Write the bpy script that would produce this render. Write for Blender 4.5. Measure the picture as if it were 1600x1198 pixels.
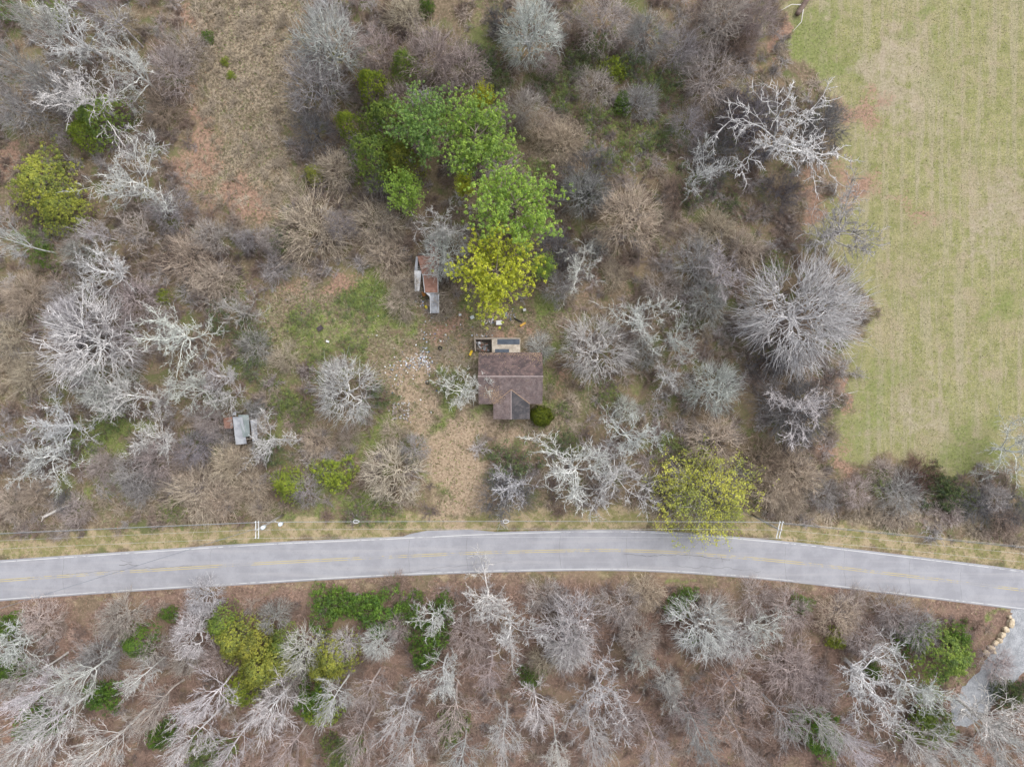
import bpy, math, random
import numpy as np
from math import radians, sin, cos, pi

for o in list(bpy.data.objects): bpy.data.objects.remove(o, do_unlink=True)
scene = bpy.context.scene
COL = scene.collection

# ------------------------------------------------------------------ camera, sky, sun, exposure
H = 110.0            # camera height over the ground (m)
FPX = 1111.0         # focal length in photo pixels (1600 wide)
cam = bpy.data.cameras.new('camera'); cam.sensor_fit = 'HORIZONTAL'; cam.sensor_width = 36.0
cam.lens = 36.0*FPX/1600.0; cam.clip_start = 0.5; cam.clip_end = 6000
camo = bpy.data.objects.new('camera', cam); COL.objects.link(camo)
camo.location = (0, 0, H); camo.rotation_euler = (0, 0, 0)
scene.camera = camo

SUN_EL, SUN_AZ = radians(55), radians(48)      # azimuth clockwise from north (+Y)
world = bpy.data.worlds.new('World'); scene.world = world; world.use_nodes = True
wn = world.node_tree; wn.nodes.clear()
sky = wn.nodes.new('ShaderNodeTexSky'); sky.sky_type = 'NISHITA'; sky.sun_disc = False
sky.sun_elevation = SUN_EL; sky.sun_rotation = SUN_AZ; sky.air_density = 1.0; sky.dust_density = 2.0; sky.ozone_density = 1.0
grey = wn.nodes.new('ShaderNodeHueSaturation'); grey.inputs['Saturation'].default_value = 0.28
bg = wn.nodes.new('ShaderNodeBackground'); bg.inputs['Strength'].default_value = 0.13
wo = wn.nodes.new('ShaderNodeOutputWorld')
wn.links.new(sky.outputs[0], grey.inputs['Color']); wn.links.new(grey.outputs[0], bg.inputs['Color'])
wn.links.new(bg.outputs[0], wo.inputs['Surface'])
sl = bpy.data.lights.new('sun', 'SUN'); sl.energy = 1.3; sl.angle = radians(50); sl.color = (1.0, 0.965, 0.92)
so = bpy.data.objects.new('sun', sl); COL.objects.link(so)
so.rotation_euler = (pi/2 - SUN_EL, 0, pi - SUN_AZ)
so.location = (0, 0, 90)
scene.view_settings.view_transform = 'Standard'; scene.view_settings.look = 'None'
scene.view_settings.exposure = 1.02; scene.view_settings.gamma = 1.0
scene.view_settings.use_curve_mapping = False
scene.cycles.max_bounces = 4; scene.cycles.diffuse_bounces = 2; scene.cycles.glossy_bounces = 1; scene.cycles.transmission_bounces = 1
scene.render.resolution_x = 1024; scene.render.resolution_y = 766

# ------------------------------------------------------------------ helpers
def P(px, py, z=0.0):
    """photo pixel -> world point lying at height z"""
    k = (H - z)/FPX
    return ((px - 800.0)*k, -(py - 599.0)*k, z)

def tag(o, label=None, cat=None, group=None, kind=None):
    if label: o['label'] = label
    if cat: o['category'] = cat
    if group: o['group'] = group
    if kind: o['kind'] = kind
    return o

def mesh_np(name, V, faces, mat=None, attrs=None, smooth=False):
    """faces: list of int arrays (n,3) or (n,4)"""
    me = bpy.data.meshes.new(name)
    V = np.asarray(V, dtype=np.float32)
    faces = [np.asarray(f, dtype=np.int32) for f in faces if len(f)]
    loops = np.concatenate([f.ravel() for f in faces])
    sizes = np.concatenate([np.full(len(f), f.shape[1], dtype=np.int32) for f in faces])
    starts = np.concatenate([[0], np.cumsum(sizes)[:-1]]).astype(np.int32)
    me.vertices.add(len(V)); me.vertices.foreach_set('co', V.ravel())
    me.loops.add(len(loops)); me.loops.foreach_set('vertex_index', loops)
    me.polygons.add(len(sizes)); me.polygons.foreach_set('loop_start', starts)
    if attrs:
        for k, a in attrs.items():
            a = np.asarray(a, dtype=np.float32)
            if a.ndim == 1:
                at = me.attributes.new(k, 'FLOAT', 'POINT'); at.data.foreach_set('value', a)
            else:
                if a.shape[1] == 3: a = np.concatenate([a, np.ones((len(a), 1), np.float32)], 1)
                at = me.attributes.new(k, 'FLOAT_COLOR', 'POINT'); at.data.foreach_set('color', a.ravel())
    me.update(calc_edges=True)
    me.polygons.foreach_set('use_smooth', np.full(len(sizes), smooth, dtype=bool))
    if mat: me.materials.append(mat)
    return me

def link(name, data, parent=None, loc=None):
    o = bpy.data.objects.new(name, data); COL.objects.link(o)
    if parent: o.parent = parent
    if loc: o.location = loc
    return o

class MB:
    """collects boxes, prisms and tubes into one mesh"""
    def __init__(s): s.v = []; s.f = []
    def add(s, vs, fs):
        b = len(s.v); s.v += [tuple(v) for v in vs]; s.f += [tuple(i + b for i in f) for f in fs]; return s
    def box(s, c, d, rz=0.0, tilt=0.0):
        vs = []
        for x in (-1, 1):
            for y in (-1, 1):
                for z in (-1, 1):
                    px, py, pz = x*d[0]/2, y*d[1]/2, z*d[2]/2
                    px, pz = px*cos(tilt) + pz*sin(tilt), -px*sin(tilt) + pz*cos(tilt)
                    vs.append((c[0] + px*cos(rz) - py*sin(rz), c[1] + px*sin(rz) + py*cos(rz), c[2] + pz))
        return s.add(vs, [(0, 1, 3, 2), (4, 6, 7, 5), (0, 4, 5, 1), (2, 3, 7, 6), (0, 2, 6, 4), (1, 5, 7, 3)])
    def slab(s, poly, t):
        """polygon of 3D points extruded straight down by t"""
        n = len(poly); lo = [(p[0], p[1], p[2] - t) for p in poly]
        fs = [tuple(range(n)), tuple(range(2*n - 1, n - 1, -1))]
        for i in range(n):
            j = (i + 1) % n; fs.append((i, i + n, j + n, j))
        return s.add(list(poly) + lo, fs)
    def tube(s, pts, r, sides=8, cap=True):
        pts = [np.array(p, float) for p in pts]
        rs = r if hasattr(r, '__len__') else [r]*len(pts)
        vs = []
        for i, p in enumerate(pts):
            t = pts[min(i + 1, len(pts) - 1)] - pts[max(i - 1, 0)]; t /= np.linalg.norm(t) + 1e-9
            a = np.cross(t, (0, 0, 1) if abs(t[2]) < .9 else (1, 0, 0)); a /= np.linalg.norm(a); b = np.cross(t, a)
            for k in range(sides):
                q = 2*pi*k/sides; vs.append(p + rs[i]*(a*cos(q) + b*sin(q)))
        fs = []
        for i in range(len(pts) - 1):
            for k in range(sides):
                k2 = (k + 1) % sides
                fs.append((i*sides + k, i*sides + k2, (i + 1)*sides + k2, (i + 1)*sides + k))
        if cap:
            fs.append(tuple(range(sides - 1, -1, -1))); m = (len(pts) - 1)*sides; fs.append(tuple(range(m, m + sides)))
        return s.add(vs, fs)
    def build(s, name, mat, parent=None, smooth=False):
        me = bpy.data.meshes.new(name); me.from_pydata(s.v, [], s.f); me.update()
        if mat: me.materials.append(mat)
        if smooth: me.polygons.foreach_set('use_smooth', [True]*len(me.polygons))
        return link(name, me, parent)

def empty(name, loc=(0, 0, 0), rz=0.0):
    o = bpy.data.objects.new(name, None); COL.objects.link(o)
    o.empty_display_size = 0.3; o.location = loc; o.rotation_euler = (0, 0, rz)
    return o

class N:
    """small wrapper for building node trees"""
    def __init__(s, name):
        s.m = bpy.data.materials.new(name); s.m.use_nodes = True; s.t = s.m.node_tree; s.t.nodes.clear()
        s.out = s.t.nodes.new('ShaderNodeOutputMaterial')
    def n(s, typ, **kw):
        x = s.t.nodes.new(typ)
        for k, v in kw.items(): setattr(x, k, v)
        return x
    def l(s, a, b): s.t.links.new(a, b)
    def put(s, sock, v):
        if hasattr(v, 'is_output') or hasattr(v, 'links'): s.l(v, sock)
        else: sock.default_value = v
    def pos(s): return s.n('ShaderNodeNewGeometry').outputs['Position']
    def objco(s): return s.n('ShaderNodeTexCoord').outputs['Object']
    def noise(s, scale, detail=3, rough=.6, vec=None, dist=0.0):
        x = s.n('ShaderNodeTexNoise'); x.inputs['Scale'].default_value = scale; x.inputs['Detail'].default_value = detail
        x.inputs['Roughness'].default_value = rough; x.inputs['Distortion'].default_value = dist
        s.l(vec if vec is not None else s.pos(), x.inputs['Vector']); return x.outputs['Fac']
    def math(s, op, a, b=0.0, c=None, clamp=False):
        x = s.n('ShaderNodeMath', operation=op, use_clamp=clamp); s.put(x.inputs[0], a); s.put(x.inputs[1], b)
        if c is not None: s.put(x.inputs[2], c)
        return x.outputs[0]
    def ramp(s, v, a, b):
        x = s.n('ShaderNodeMapRange', interpolation_type='SMOOTHSTEP'); s.put(x.inputs[0], v)
        x.inputs[1].default_value = a; x.inputs[2].default_value = b; return x.outputs[0]
    def mix(s, f, a, b, typ='MIX'):
        x = s.n('ShaderNodeMix', data_type='RGBA', blend_type=typ); s.put(x.inputs[0], f)
        for sock, v in ((x.inputs[6], a), (x.inputs[7], b)):
            if isinstance(v, tuple): v = v if len(v) == 4 else v + (1.0,)
            s.put(sock, v)
        return x.outputs[2]
    def attr(s, name): return s.n('ShaderNodeAttribute', attribute_name=name)
    def bump(s, h, strength=.5, dist=.05):
        x = s.n('ShaderNodeBump'); x.inputs['Strength'].default_value = strength; x.inputs['Distance'].default_value = dist
        s.l(h, x.inputs['Height']); return x.outputs[0]
    def surf(s, col, rough=.9, spec=.2, normal=None, metal=0.0):
        b = s.n('ShaderNodeBsdfPrincipled'); s.put(b.inputs['Base Color'], col if not isinstance(col, tuple) else col + (1.0,))
        s.put(b.inputs['Roughness'], rough); b.inputs['Specular IOR Level'].default_value = spec; b.inputs['Metallic'].default_value = metal
        if normal is not None: s.l(normal, b.inputs['Normal'])
        s.l(b.outputs[0], s.out.inputs['Surface']); return s.m

def speck(name, a, b, scale=3.0, rough=.85, spec=.2, bumpd=.02, metal=0.0, lo=.35, hi=.65):
    n = N(name); f = n.noise(scale, 5, .65, n.objco())
    return n.surf(n.mix(n.ramp(f, lo, hi), a, b), rough, spec, n.bump(n.noise(scale*4, 3, .6, n.objco()), .5, bumpd), metal)

# ------------------------------------------------------------------ layout: road line, zones of the ground
def catmull(pts, n=16):
    pts = [np.array(p, float) for p in pts]
    pts = [2*pts[0] - pts[1]] + pts + [2*pts[-1] - pts[-2]]
    out = []
    for i in range(1, len(pts) - 2):
        for k in range(n):
            t = k/n; a, b, c, d = pts[i-1:i+3]
            out.append(.5*((2*b) + (c - a)*t + (2*a - 5*b + 4*c - d)*t*t + (3*b - a - 3*c + d)*t**3))
    out.append(pts[-2]); return np.array(out)

top_px = [(-700, 922), (-300, 899), (0, 877.5), (200, 864), (400, 851), (600, 842), (800, 833), (1000, 831), (1200, 845.5), (1400, 868), (1600, 893), (1900, 933), (2300, 990)]
bot_px = [(-700, 990), (-300, 961), (0, 936), (200, 921.5), (400, 909.5), (600, 898), (800, 890.5), (1000, 889.5), (1200, 903), (1400, 926), (1600, 950.5), (1900, 990), (2300, 1048)]
TOP = catmull([P(*p)[:2] for p in top_px]); BOT = catmull([P(*p)[:2] for p in bot_px]); MID = .5*(TOP + BOT)
def resample(line, xs): return np.stack([xs, np.interp(xs, line[:, 0], line[:, 1])], 1)
def road_y(X, line): return np.interp(X, line[:, 0], line[:, 1])

def blob(X, Y, lst):
    w = np.zeros_like(X)
    for b in lst:
        px, py, rx, ry = b[:4]; a = b[4] if len(b) > 4 else 1.0
        cx, cy, _ = P(px, py); k = H/FPX
        d = np.sqrt(((X - cx)/(rx*k))**2 + ((Y - cy)/(ry*k))**2)
        w = np.maximum(w, a*np.clip(1.25 - .62*d, 0, 1))
    return w

def poly_sd(X, Y, pts):
    """signed distance (m), positive inside"""
    inside = np.zeros(X.shape, bool); dmin = np.full(X.shape, 1e9)
    n = len(pts)
    for i in range(n):
        x0, y0 = pts[i]; x1, y1 = pts[(i + 1) % n]
        with np.errstate(divide='ignore', invalid='ignore'):
            c = ((y0 > Y) != (y1 > Y)) & (X < (x1 - x0)*(Y - y0)/(y1 - y0 + 1e-12) + x0)
        inside ^= c
        dx, dy = x1 - x0, y1 - y0; t = np.clip(((X - x0)*dx + (Y - y0)*dy)/(dx*dx + dy*dy + 1e-9), 0, 1)
        dmin = np.minimum(dmin, np.hypot(X - x0 - t*dx, Y - y0 - t*dy))
    return np.where(inside, dmin, -dmin)

FIELD = [P(*p)[:2] for p in [(1222, -400), (1215, 0), (1222, 60), (1262, 110), (1310, 160), (1322, 220), (1300, 270), (1262, 330), (1290, 400), (1345, 440), (1350, 520),
         (1318, 575), (1308, 640), (1318, 705), (1400, 728), (1500, 733), (1560, 742), (1640, 770), (2400, 860), (2400, -400)]]
ORANGE = [(1218, 70, 10, 40), (1330, 165, 42, 20, .8), (1335, 285, 38, 28), (1262, 320, 18, 42), (1306, 600, 8, 30), (1318, 718, 18, 28), (300, 180, 14, 70, .8),
          (320, 255, 30, 40), (370, 320, 40, 26), (278, 20, 26, 16, .8), (18, 260, 26, 36), (535, 437, 36, 14), (705, 528, 40, 24, .8), (430, 450, 40, 14, .6),
          (14, 1150, 26, 30), (210, 1165, 24, 16, .7), (790, 505, 30, 16, .7), (1420, 330, 30, 20, .5), (930, 430, 50, 40, .5), (900, 600, 30, 16, .6), (640, 560, 30, 14, .5),
          (1450, 945, 120, 8, .4), (380, 925, 60, 8, .6), (650, 912, 120, 6, .5)]
TAN = [(1395, 130, 50, 70, .8), (1560, 335, 50, 60, .7), (1470, 200, 40, 120, .45), (1420, 660, 60, 40, .6), (1500, 560, 70, 70, .4), (1450, 420, 60, 60, .35), (385, 90, 70, 120), (375, 250, 55, 70, .8), (40, 212, 44, 24, .8), (430, 200, 40, 120, .7), (560, 520, 110, 80, .55), (905, 640, 60, 24, .6), (870, 215, 50, 36, .7),
       (1080, 330, 60, 40, .5), (30, 600, 50, 50, .6), (1000, 430, 60, 40, .3), (680, 430, 60, 60, .4), (840, 560, 30, 60, .4), (1400, 805, 230, 12, .8), (250, 790, 200, 20, .6),
       (960, 800, 160, 14, .7), (330, 740, 100, 40, .5)]
GREEN = [(500, 530, 95, 60, .62), (580, 470, 42, 40, .95), (560, 600, 40, 40, .5), (695, 630, 18, 30, .9), (590, 690, 40, 30, .95), (545, 785, 60, 18, .95), (668, 720, 8, 60, .9), (180, 685, 40, 46, .9),
         (140, 765, 46, 26, .7), (850, 470, 44, 26, .75), (765, 648, 34, 16, .7), (720, 505, 34, 20, .7), (470, 800, 60, 14, .8), (400, 590, 30, 60, .6), (860, 590, 18, 50, .7),
         (940, 600, 60, 25, .5), (440, 660, 40, 50, .6), (170, 1090, 20, 12, .6), (1010, 190, 70, 60, .45), (900, 120, 60, 60, .4), (800, 640, 50, 12, .5), (380, 470, 30, 40, .5),
         (1545, 700, 40, 50, .8), (90, 330, 50, 30, .5), (760, 70, 40, 60, .5), (60, 30, 30, 20, .5), (1070, 915, 60, 6, .7), (1560, 975, 10, 20, .8), (1500, 1050, 60, 40, .5), (640, 505, 30, 20, .6)]
FGREEN = [(1265, 70, 55, 36, 1.0), (1400, 50, 14, 26, .8), (1438, 38, 10, 16, .8), (1330, 100, 30, 20, .8), (1480, 110, 40, 90, .4), (1560, 480, 30, 30, .7), (1350, 640, 50, 70, .6), (1530, 700, 50, 60, .8), (1420, 600, 70, 40, .5)]
DIRT = [(715, 745, 40, 85), (700, 684, 75, 24), (780, 682, 50, 12, .8), (645, 620, 26, 60, .75), (650, 570, 34, 24, .7), (800, 845, 90, 4, .8), (400, 150, 20, 60, .3), (726, 822, 40, 8, .7)]
YARD = [P(*p)[:2] for p in [(405, 440), (470, 425), (560, 425), (640, 440), (660, 490), (745, 480), (860, 470), (880, 560), (868, 640), (900, 660), (860, 690), (770, 690), (745, 730), (745, 815), (670, 815), (668, 700), (610, 650), (585, 560), (500, 565), (430, 590), (395, 540)]]
CLEAR = [P(*p)[:2] for p in [(270, -60), (440, -60), (450, 120), (465, 300), (420, 330), (340, 340), (300, 250), (285, 120)]]
def zones(X, Y):
    z = {}; X0, Y0 = X, Y
    X = X0 + 1.6*np.sin(Y0*.41 + 1.2*np.sin(X0*.23)) + .9*np.sin(Y0*1.13 + X0*.37 + 2) + .5*np.sin(Y0*2.3 - X0*.9)
    Y = Y0 + 1.6*np.sin(X0*.37 + 1.4*np.sin(Y0*.29) + 1) + .9*np.sin(X0*1.21 - Y0*.41) + .5*np.sin(X0*2.1 + Y0*1.1)
    z['field'] = np.clip(.5 + poly_sd(X, Y, FIELD)/2.5, 0, 1)
    z['yard'] = np.clip(.5 + poly_sd(X, Y, YARD)/3, 0, 1); z['open'] = np.maximum(z['yard'], np.clip(.5 + poly_sd(X, Y, CLEAR)/3, 0, 1))
    z['orange'] = blob(X, Y, ORANGE); z['tan'] = np.maximum(blob(X, Y, TAN), .62*z['open'])
    z['green'] = np.maximum(blob(X, Y, GREEN), 0); z['fgreen'] = blob(X, Y, FGREEN); z['dirt'] = blob(X, Y, DIRT)
    wob = .35*(Y - Y0); X, Y = X0, Y0
    ty = road_y(X, TOP); by = road_y(X, BOT)
    n = np.clip(1.4 - np.abs(Y - (ty + 1.9 + wob))/1.9, 0, 1); s_ = np.clip(1.3 - np.abs(Y - (by - .9))/1.1, 0, 1)
    z['verge'] = np.maximum(n, .42*s_)
    z['road'] = ((Y < ty + .35) & (Y > by - .35)).astype(float)
    return z

# ------------------------------------------------------------------ ground
def axis(lo, hi, step, far):
    a = list(np.arange(lo, hi + 1e-6, step))
    x = a[-1]; s = step
    while x < far: s *= 1.6; x += s; a.append(x)
    x = a[0]; s = step
    while x > -far: s *= 1.6; x -= s; a.insert(0, x)
    return np.array(a)
gx, gy = axis(-96, 96, .75, 3500), axis(-74, 74, .75, 3500)
GX, GY = np.meshgrid(gx, gy); nx, ny = len(gx), len(gy)
def relief(X, Y):
    h = .10*np.sin(X*.31 + 1.3*np.sin(Y*.17)) * np.cos(Y*.27 + .8) + .05*np.sin(X*.9 + Y*.6) * np.sin(Y*1.1 - X*.3)
    d = np.abs(Y - road_y(X, MID)); k = np.clip((d - 4.2)/5, 0, 1)
    near = np.clip((np.hypot(X, Y - 1) - 12)/8, .15, 1)
    cx, cy, _ = P(1570, 1040); near = near*np.clip((np.hypot(X - cx, Y - cy) - 13)/5, 0, 1)
    far = np.clip((400 - np.maximum(abs(X), abs(Y)))/300, 0, 1)
    return h*k*near*far
GZ = relief(GX, GY)
Z = zones(GX, GY)
idx = np.arange(nx*ny).reshape(ny, nx)
quads = np.stack([idx[:-1, :-1], idx[:-1, 1:], idx[1:, 1:], idx[1:, :-1]], -1).reshape(-1, 4)
za = np.stack([Z['green'], Z['tan'], Z['field']], -1).reshape(-1, 3)
zb = np.stack([Z['orange'], Z['dirt'], Z['verge']], -1).reshape(-1, 3)

g = N('ground_mat')
A = g.n('ShaderNodeSeparateColor'); g.l(g.attr('zone_a').outputs['Color'], A.inputs[0])
B = g.n('ShaderNodeSeparateColor'); g.l(g.attr('zone_b').outputs['Color'], B.inputs[0])
FG = g.attr('zone_c').outputs['Fac']
n1 = g.noise(.09, 4, .6); n2 = g.noise(.55, 5, .7); n3 = g.noise(2.6, 4, .75); n4 = g.noise(7.0, 3, .8); n5 = g.noise(.25, 4, .65, dist=.6)
nlo = g.noise(.42, 3, .65, dist=1.0)
def edge(w, nz, k=1.5):
    q = g.math('ADD', g.math('MULTIPLY', g.math('SUBTRACT', nz, .5), k), g.math('MULTIPLY', g.math('SUBTRACT', nlo, .5), k*.9))
    return g.ramp(g.math('ADD', w, q), .34, .86)
lit = g.mix(g.ramp(n2, .38, .66), (.130, .086, .068), (.235, .160, .126))
lit = g.mix(g.ramp(n3, .44, .66), lit, (.30, .205, .16))
lit = g.mix(g.ramp(n4, .50, .68), lit, (.085, .060, .050))
sep = g.n('ShaderNodeSeparateXYZ'); g.l(g.pos(), sep.inputs[0]); north = g.ramp(sep.outputs[1], -33, -25)
lit = g.mix(g.math('MULTIPLY', north, .55), lit, g.mix(g.ramp(n3, .40, .64), (.108, .098, .054), (.215, .185, .115)))
lit = g.mix(g.math('MULTIPLY', g.ramp(n5, .47, .62), g.math('MULTIPLY_ADD', north, .5, .2)), lit, (.100, .125, .042))
lit = g.mix(g.math('MULTIPLY', g.ramp(n1, .50, .68), .5), lit, (.25, .19, .12))
tan = g.mix(g.ramp(n3, .42, .60), (.130, .105, .074), (.335, .275, .20))
tan = g.mix(g.ramp(n4, .52, .68), tan, (.13, .105, .06))
grn = g.mix(g.ramp(n3, .36, .62), (.085, .118, .03), (.185, .225, .065))
grn = g.mix(g.ramp(n4, .50, .66), grn, (.29, .24, .15))
org = g.mix(g.ramp(n3, .38, .64), (.20, .128, .094), (.34, .225, .165))
drt = g.mix(g.ramp(n3, .36, .66), (.25, .185, .125), (.42, .325, .235))
drt = g.mix(g.ramp(n4, .54, .68), drt, (.13, .10, .065))
# mown field: swaths run almost up the picture, leaning a little
mp = g.n('ShaderNodeMapping'); mp.inputs['Rotation'].default_value = (0, 0, radians(7)); mp.inputs['Scale'].default_value = (1.0, .05, 1.0); g.l(g.pos(), mp.inputs[0])
st = g.noise(.75, 3, .6, mp.outputs[0]); st2 = g.noise(2.2, 3, .6, mp.outputs[0])
fld = g.mix(g.ramp(n2, .34, .66), (.195, .205, .072), (.32, .292, .145))
fld = g.mix(g.math('MULTIPLY', g.ramp(st, .46, .62), .62), fld, (.36, .305, .225))
fld = g.mix(g.math('MULTIPLY', g.ramp(st2, .50, .66), .35), fld, (.20, .205, .075))
fld = g.mix(g.math('MULTIPLY', g.ramp(n5, .50, .66), .6), fld, (.35, .275, .20))
fld = g.mix(g.math('MULTIPLY', g.ramp(n1, .50, .68), .45), fld, (.34, .27, .185))
n6 = g.noise(1.3, 4, .8)
fld = g.mix(g.math('MULTIPLY', g.ramp(n6, .50, .68), .55), fld, (.165, .165, .07))
fld = g.mix(g.math('MULTIPLY', g.ramp(n4, .43, .62), .75), fld, (.125, .122, .065))
n7 = g.noise(3.7, 3, .8); fld = g.mix(g.math('MULTIPLY', g.ramp(n7, .52, .66), .32), fld, (.43, .385, .29))
fld = g.mix(g.math('MULTIPLY', g.ramp(n3, .55, .70), .5), fld, (.39, .33, .235))
fld = g.mix(g.math('MULTIPLY', edge(FG, n2, 1.6), .75), fld, grn)
vrg = g.mix(g.ramp(n2, .40, .60), (.19, .185, .075), (.36, .29, .185))
vrg = g.mix(g.ramp(n4, .50, .66), vrg, (.22, .155, .10))
fld = g.mix(g.math('MULTIPLY', edge(A.outputs[1], n2, 1.4), .6), fld, g.mix(g.ramp(n3, .4, .62), (.27, .222, .168), (.39, .33, .262)))
c = lit
c = g.mix(edge(A.outputs[1], n2, 1.3), c, tan)
c = g.mix(edge(A.outputs[0], n2, 1.3), c, grn)
c = g.mix(edge(A.outputs[2], n2, 1.0), c, fld)
c = g.mix(edge(B.outputs[0], n3, 1.5), c, org)
c = g.mix(edge(B.outputs[2], n2, 1.2), c, vrg)
c = g.mix(edge(B.outputs[1], n2, 1.3), c, drt)
ground_mat = g.surf(c, .95, .08)
me = mesh_np('ground', np.stack([GX.ravel(), GY.ravel(), GZ.ravel()], 1), [quads], ground_mat,
             {'zone_a': za, 'zone_b': zb, 'zone_c': Z['fgreen'].ravel()}, True)
ground = link('ground', me); tag(ground, 'forest floor, yard and mown field spreading under everything', 'ground', kind='structure')

# ------------------------------------------------------------------ road
def strip(name, a, b, z, mat, parent=None, skirt=0.0):
    n = len(a)
    V = [(p[0], p[1], z) for p in a] + [(p[0], p[1], z) for p in b]
    F = [(i, i + n, i + n + 1, i + 1) for i in range(n - 1)]
    if skirt:
        V += [(p[0], p[1] + .25, z - skirt) for p in a] + [(p[0], p[1] - .25, z - skirt) for p in b]
        F += [(i + 2*n, i, i + 1, i + 1 + 2*n) for i in range(n - 1)] + [(i + n, i + 3*n, i + 3*n + 1, i + n + 1) for i in range(n - 1)]
    me = bpy.data.meshes.new(name); me.from_pydata(V, [], F); me.update(); me.materials.append(mat)
    return link(name, me, parent)
r_ = N('asphalt_mat')
a1, a2, a3 = r_.noise(.35, 4, .6), r_.noise(6.0, 4, .75), r_.noise(1.6, 4, .65)
mpr = r_.n('ShaderNodeMapping'); mpr.inputs['Scale'].default_value = (.05, 1.1, 1); r_.l(r_.pos(), mpr.inputs[0])
tr = r_.noise(1.0, 3, .6, mpr.outputs[0])
rc = r_.mix(r_.ramp(a1, .35, .65), (.258, .258, .280), (.312, .312, .335))
rc = r_.mix(r_.math('MULTIPLY', r_.ramp(tr, .45, .68), .45), rc, (.365, .355, .365))
rc = r_.mix(r_.math('MULTIPLY', r_.ramp(a2, .52, .70), .35), rc, (.19, .185, .19))
rc = r_.mix(r_.math('MULTIPLY', r_.ramp(a3, .58, .75), .35), rc, (.23, .225, .23))
asphalt = r_.surf(rc, .88, .25, r_.bump(a2, .3, .01))
xs = np.linspace(-150, 150, 500)
top, bot, mid = resample(TOP, xs), resample(BOT, xs), resample(MID, xs)
road = strip('road', top + [0, .22], bot - [0, .22], .035, asphalt, None, .12)
tag(road, 'gently curving two-lane grey asphalt road with worn lines', 'road', kind='structure')
def paint(name, col, wear):
    n = N(name); nz = n.noise(1.1, 5, .75); nz2 = n.noise(.12, 3, .6)
    return n.surf(n.mix(n.ramp(n.math('ADD', n.math('MULTIPLY', nz, .6), n.math('MULTIPLY', nz2, .6)), wear, wear + .10), col, (.30, .295, .305)), .8, .2)
white_p, yellow_p = paint('white_paint', (.56, .56, .56), .60), paint('yellow_paint', (.43, .36, .19), .58)
strip('edge_line', top + [0, .05], top - [0, .05], .041, white_p, road)
strip('edge_line', bot + [0, .045], bot - [0, .045], .041, white_p, road)
strip('centre_line', mid + [0, .20], mid + [0, .09], .041, yellow_p, road)
strip('centre_line', mid + [0, -.09], mid + [0, -.20], .041, yellow_p, road)
seal = speck('crack_seal', (.11, .108, .11), (.17, .165, .17), 3.0, .7)
rng = random.Random(5)
def crack(pts, w=.05, jit=.12):
    pp = []
    for (x0, y0), (x1, y1) in zip(pts[:-1], pts[1:]):
        n = max(2, int(math.hypot(x1 - x0, y1 - y0)/6))
        pp += [(x0 + (x1 - x0)*i/n, y0 + (y1 - y0)*i/n) for i in range(n)]
    pp.append(pts[-1]); L = np.array([P(*p)[:2] for p in pp]); L += np.array([[rng.uniform(-jit, jit), rng.uniform(-jit, jit)] for _ in L])
    ww = np.array([[w*rng.uniform(.4, 1)] for _ in L]); d = np.gradient(L, axis=0); d /= np.linalg.norm(d, axis=1)[:, None] + 1e-9
    nrm = np.stack([-d[:, 1], d[:, 0]], 1)
    strip('crack', L + nrm*ww/2, L - nrm*ww/2, .0405, seal, road)
crack([(975, 866), (1010, 868), (1060, 866), (1090, 869), (1140, 874)], .09)
crack([(1076, 861), (1078, 872)], .05); crack([(1126, 867), (1130, 876)], .07)
crack([(1060, 885), (1120, 886), (1190, 893)], .05, .2)
crack([(185, 883), (200, 881), (215, 884)], .09, .2); crack([(190, 876), (205, 879)], .07, .2)
crack([(0, 906), (150, 893), (230, 887), (300, 884)], .06)
crack([(600, 899), (690, 886), (800, 876)], .045)
for x in (1228, 1422, 1502, 980, 876, 640, 330, 1320, 100, 730):
    yt = np.interp(x, [p[0] for p in top_px], [p[1] for p in top_px]); yb = np.interp(x, [p[0] for p in bot_px], [p[1] for p in bot_px])
    crack([(x, yt + 3), (x - 2, (yt + yb)/2), (x + 1, yb - 3)], .035, .06)
# widened asphalt at the mouth of the dirt drive
ap = MB(); ap.slab([P(*p, .030) for p in [(618, 842.5), (640, 834), (668, 828.5), (735, 827), (768, 830), (800, 834.5), (800, 837), (618, 846)]], .10)
apo = ap.build('drive_apron', asphalt); tag(apo, 'grey asphalt apron where the dirt drive meets the road', 'apron', kind='structure')

# gravel drive
gv = N('gravel_mat'); v = gv.n('ShaderNodeTexVoronoi'); v.inputs['Scale'].default_value = 5.0; gv.l(gv.pos(), v.inputs['Vector'])
gn, gn2 = gv.noise(.8, 4, .6), gv.noise(9, 3, .8)
gc = gv.mix(gv.ramp(gn, .35, .65), (.26, .27, .285), (.40, .41, .43)); gc = gv.mix(gv.math('MULTIPLY', gv.ramp(gn2, .5, .68), .6), gc, (.56, .57, .59))
gc = gv.mix(gv.math('MULTIPLY', v.outputs['Distance'], .5), gc, (.13, .13, .14))
gravel = gv.surf(gc, .9, .2, gv.bump(gn2, .8, .06))
def ragged(pts, amp=.25, sub=6, z=.02):
    L = np.array([P(*p)[:2] for p in pts]); out = []
    for i in range(len(L)):
        a, b = L[i], L[(i + 1) % len(L)]
        for k in range(sub):
            q = a + (b - a)*k/sub; out.append((q[0] + rng.uniform(-amp, amp), q[1] + rng.uniform(-amp, amp), z))
    return out
gd = MB(); gd.slab(ragged([(1580, 950.5), (1610, 955), (1690, 968), (1700, 1010), (1650, 1030), (1602, 1046), (1578, 1072), (1545, 1108), (1515, 1135), (1488, 1132), (1486, 1098), (1510, 1068), (1536, 1040), (1546, 1016), (1566, 998), (1582, 975)]), .10)
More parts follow.
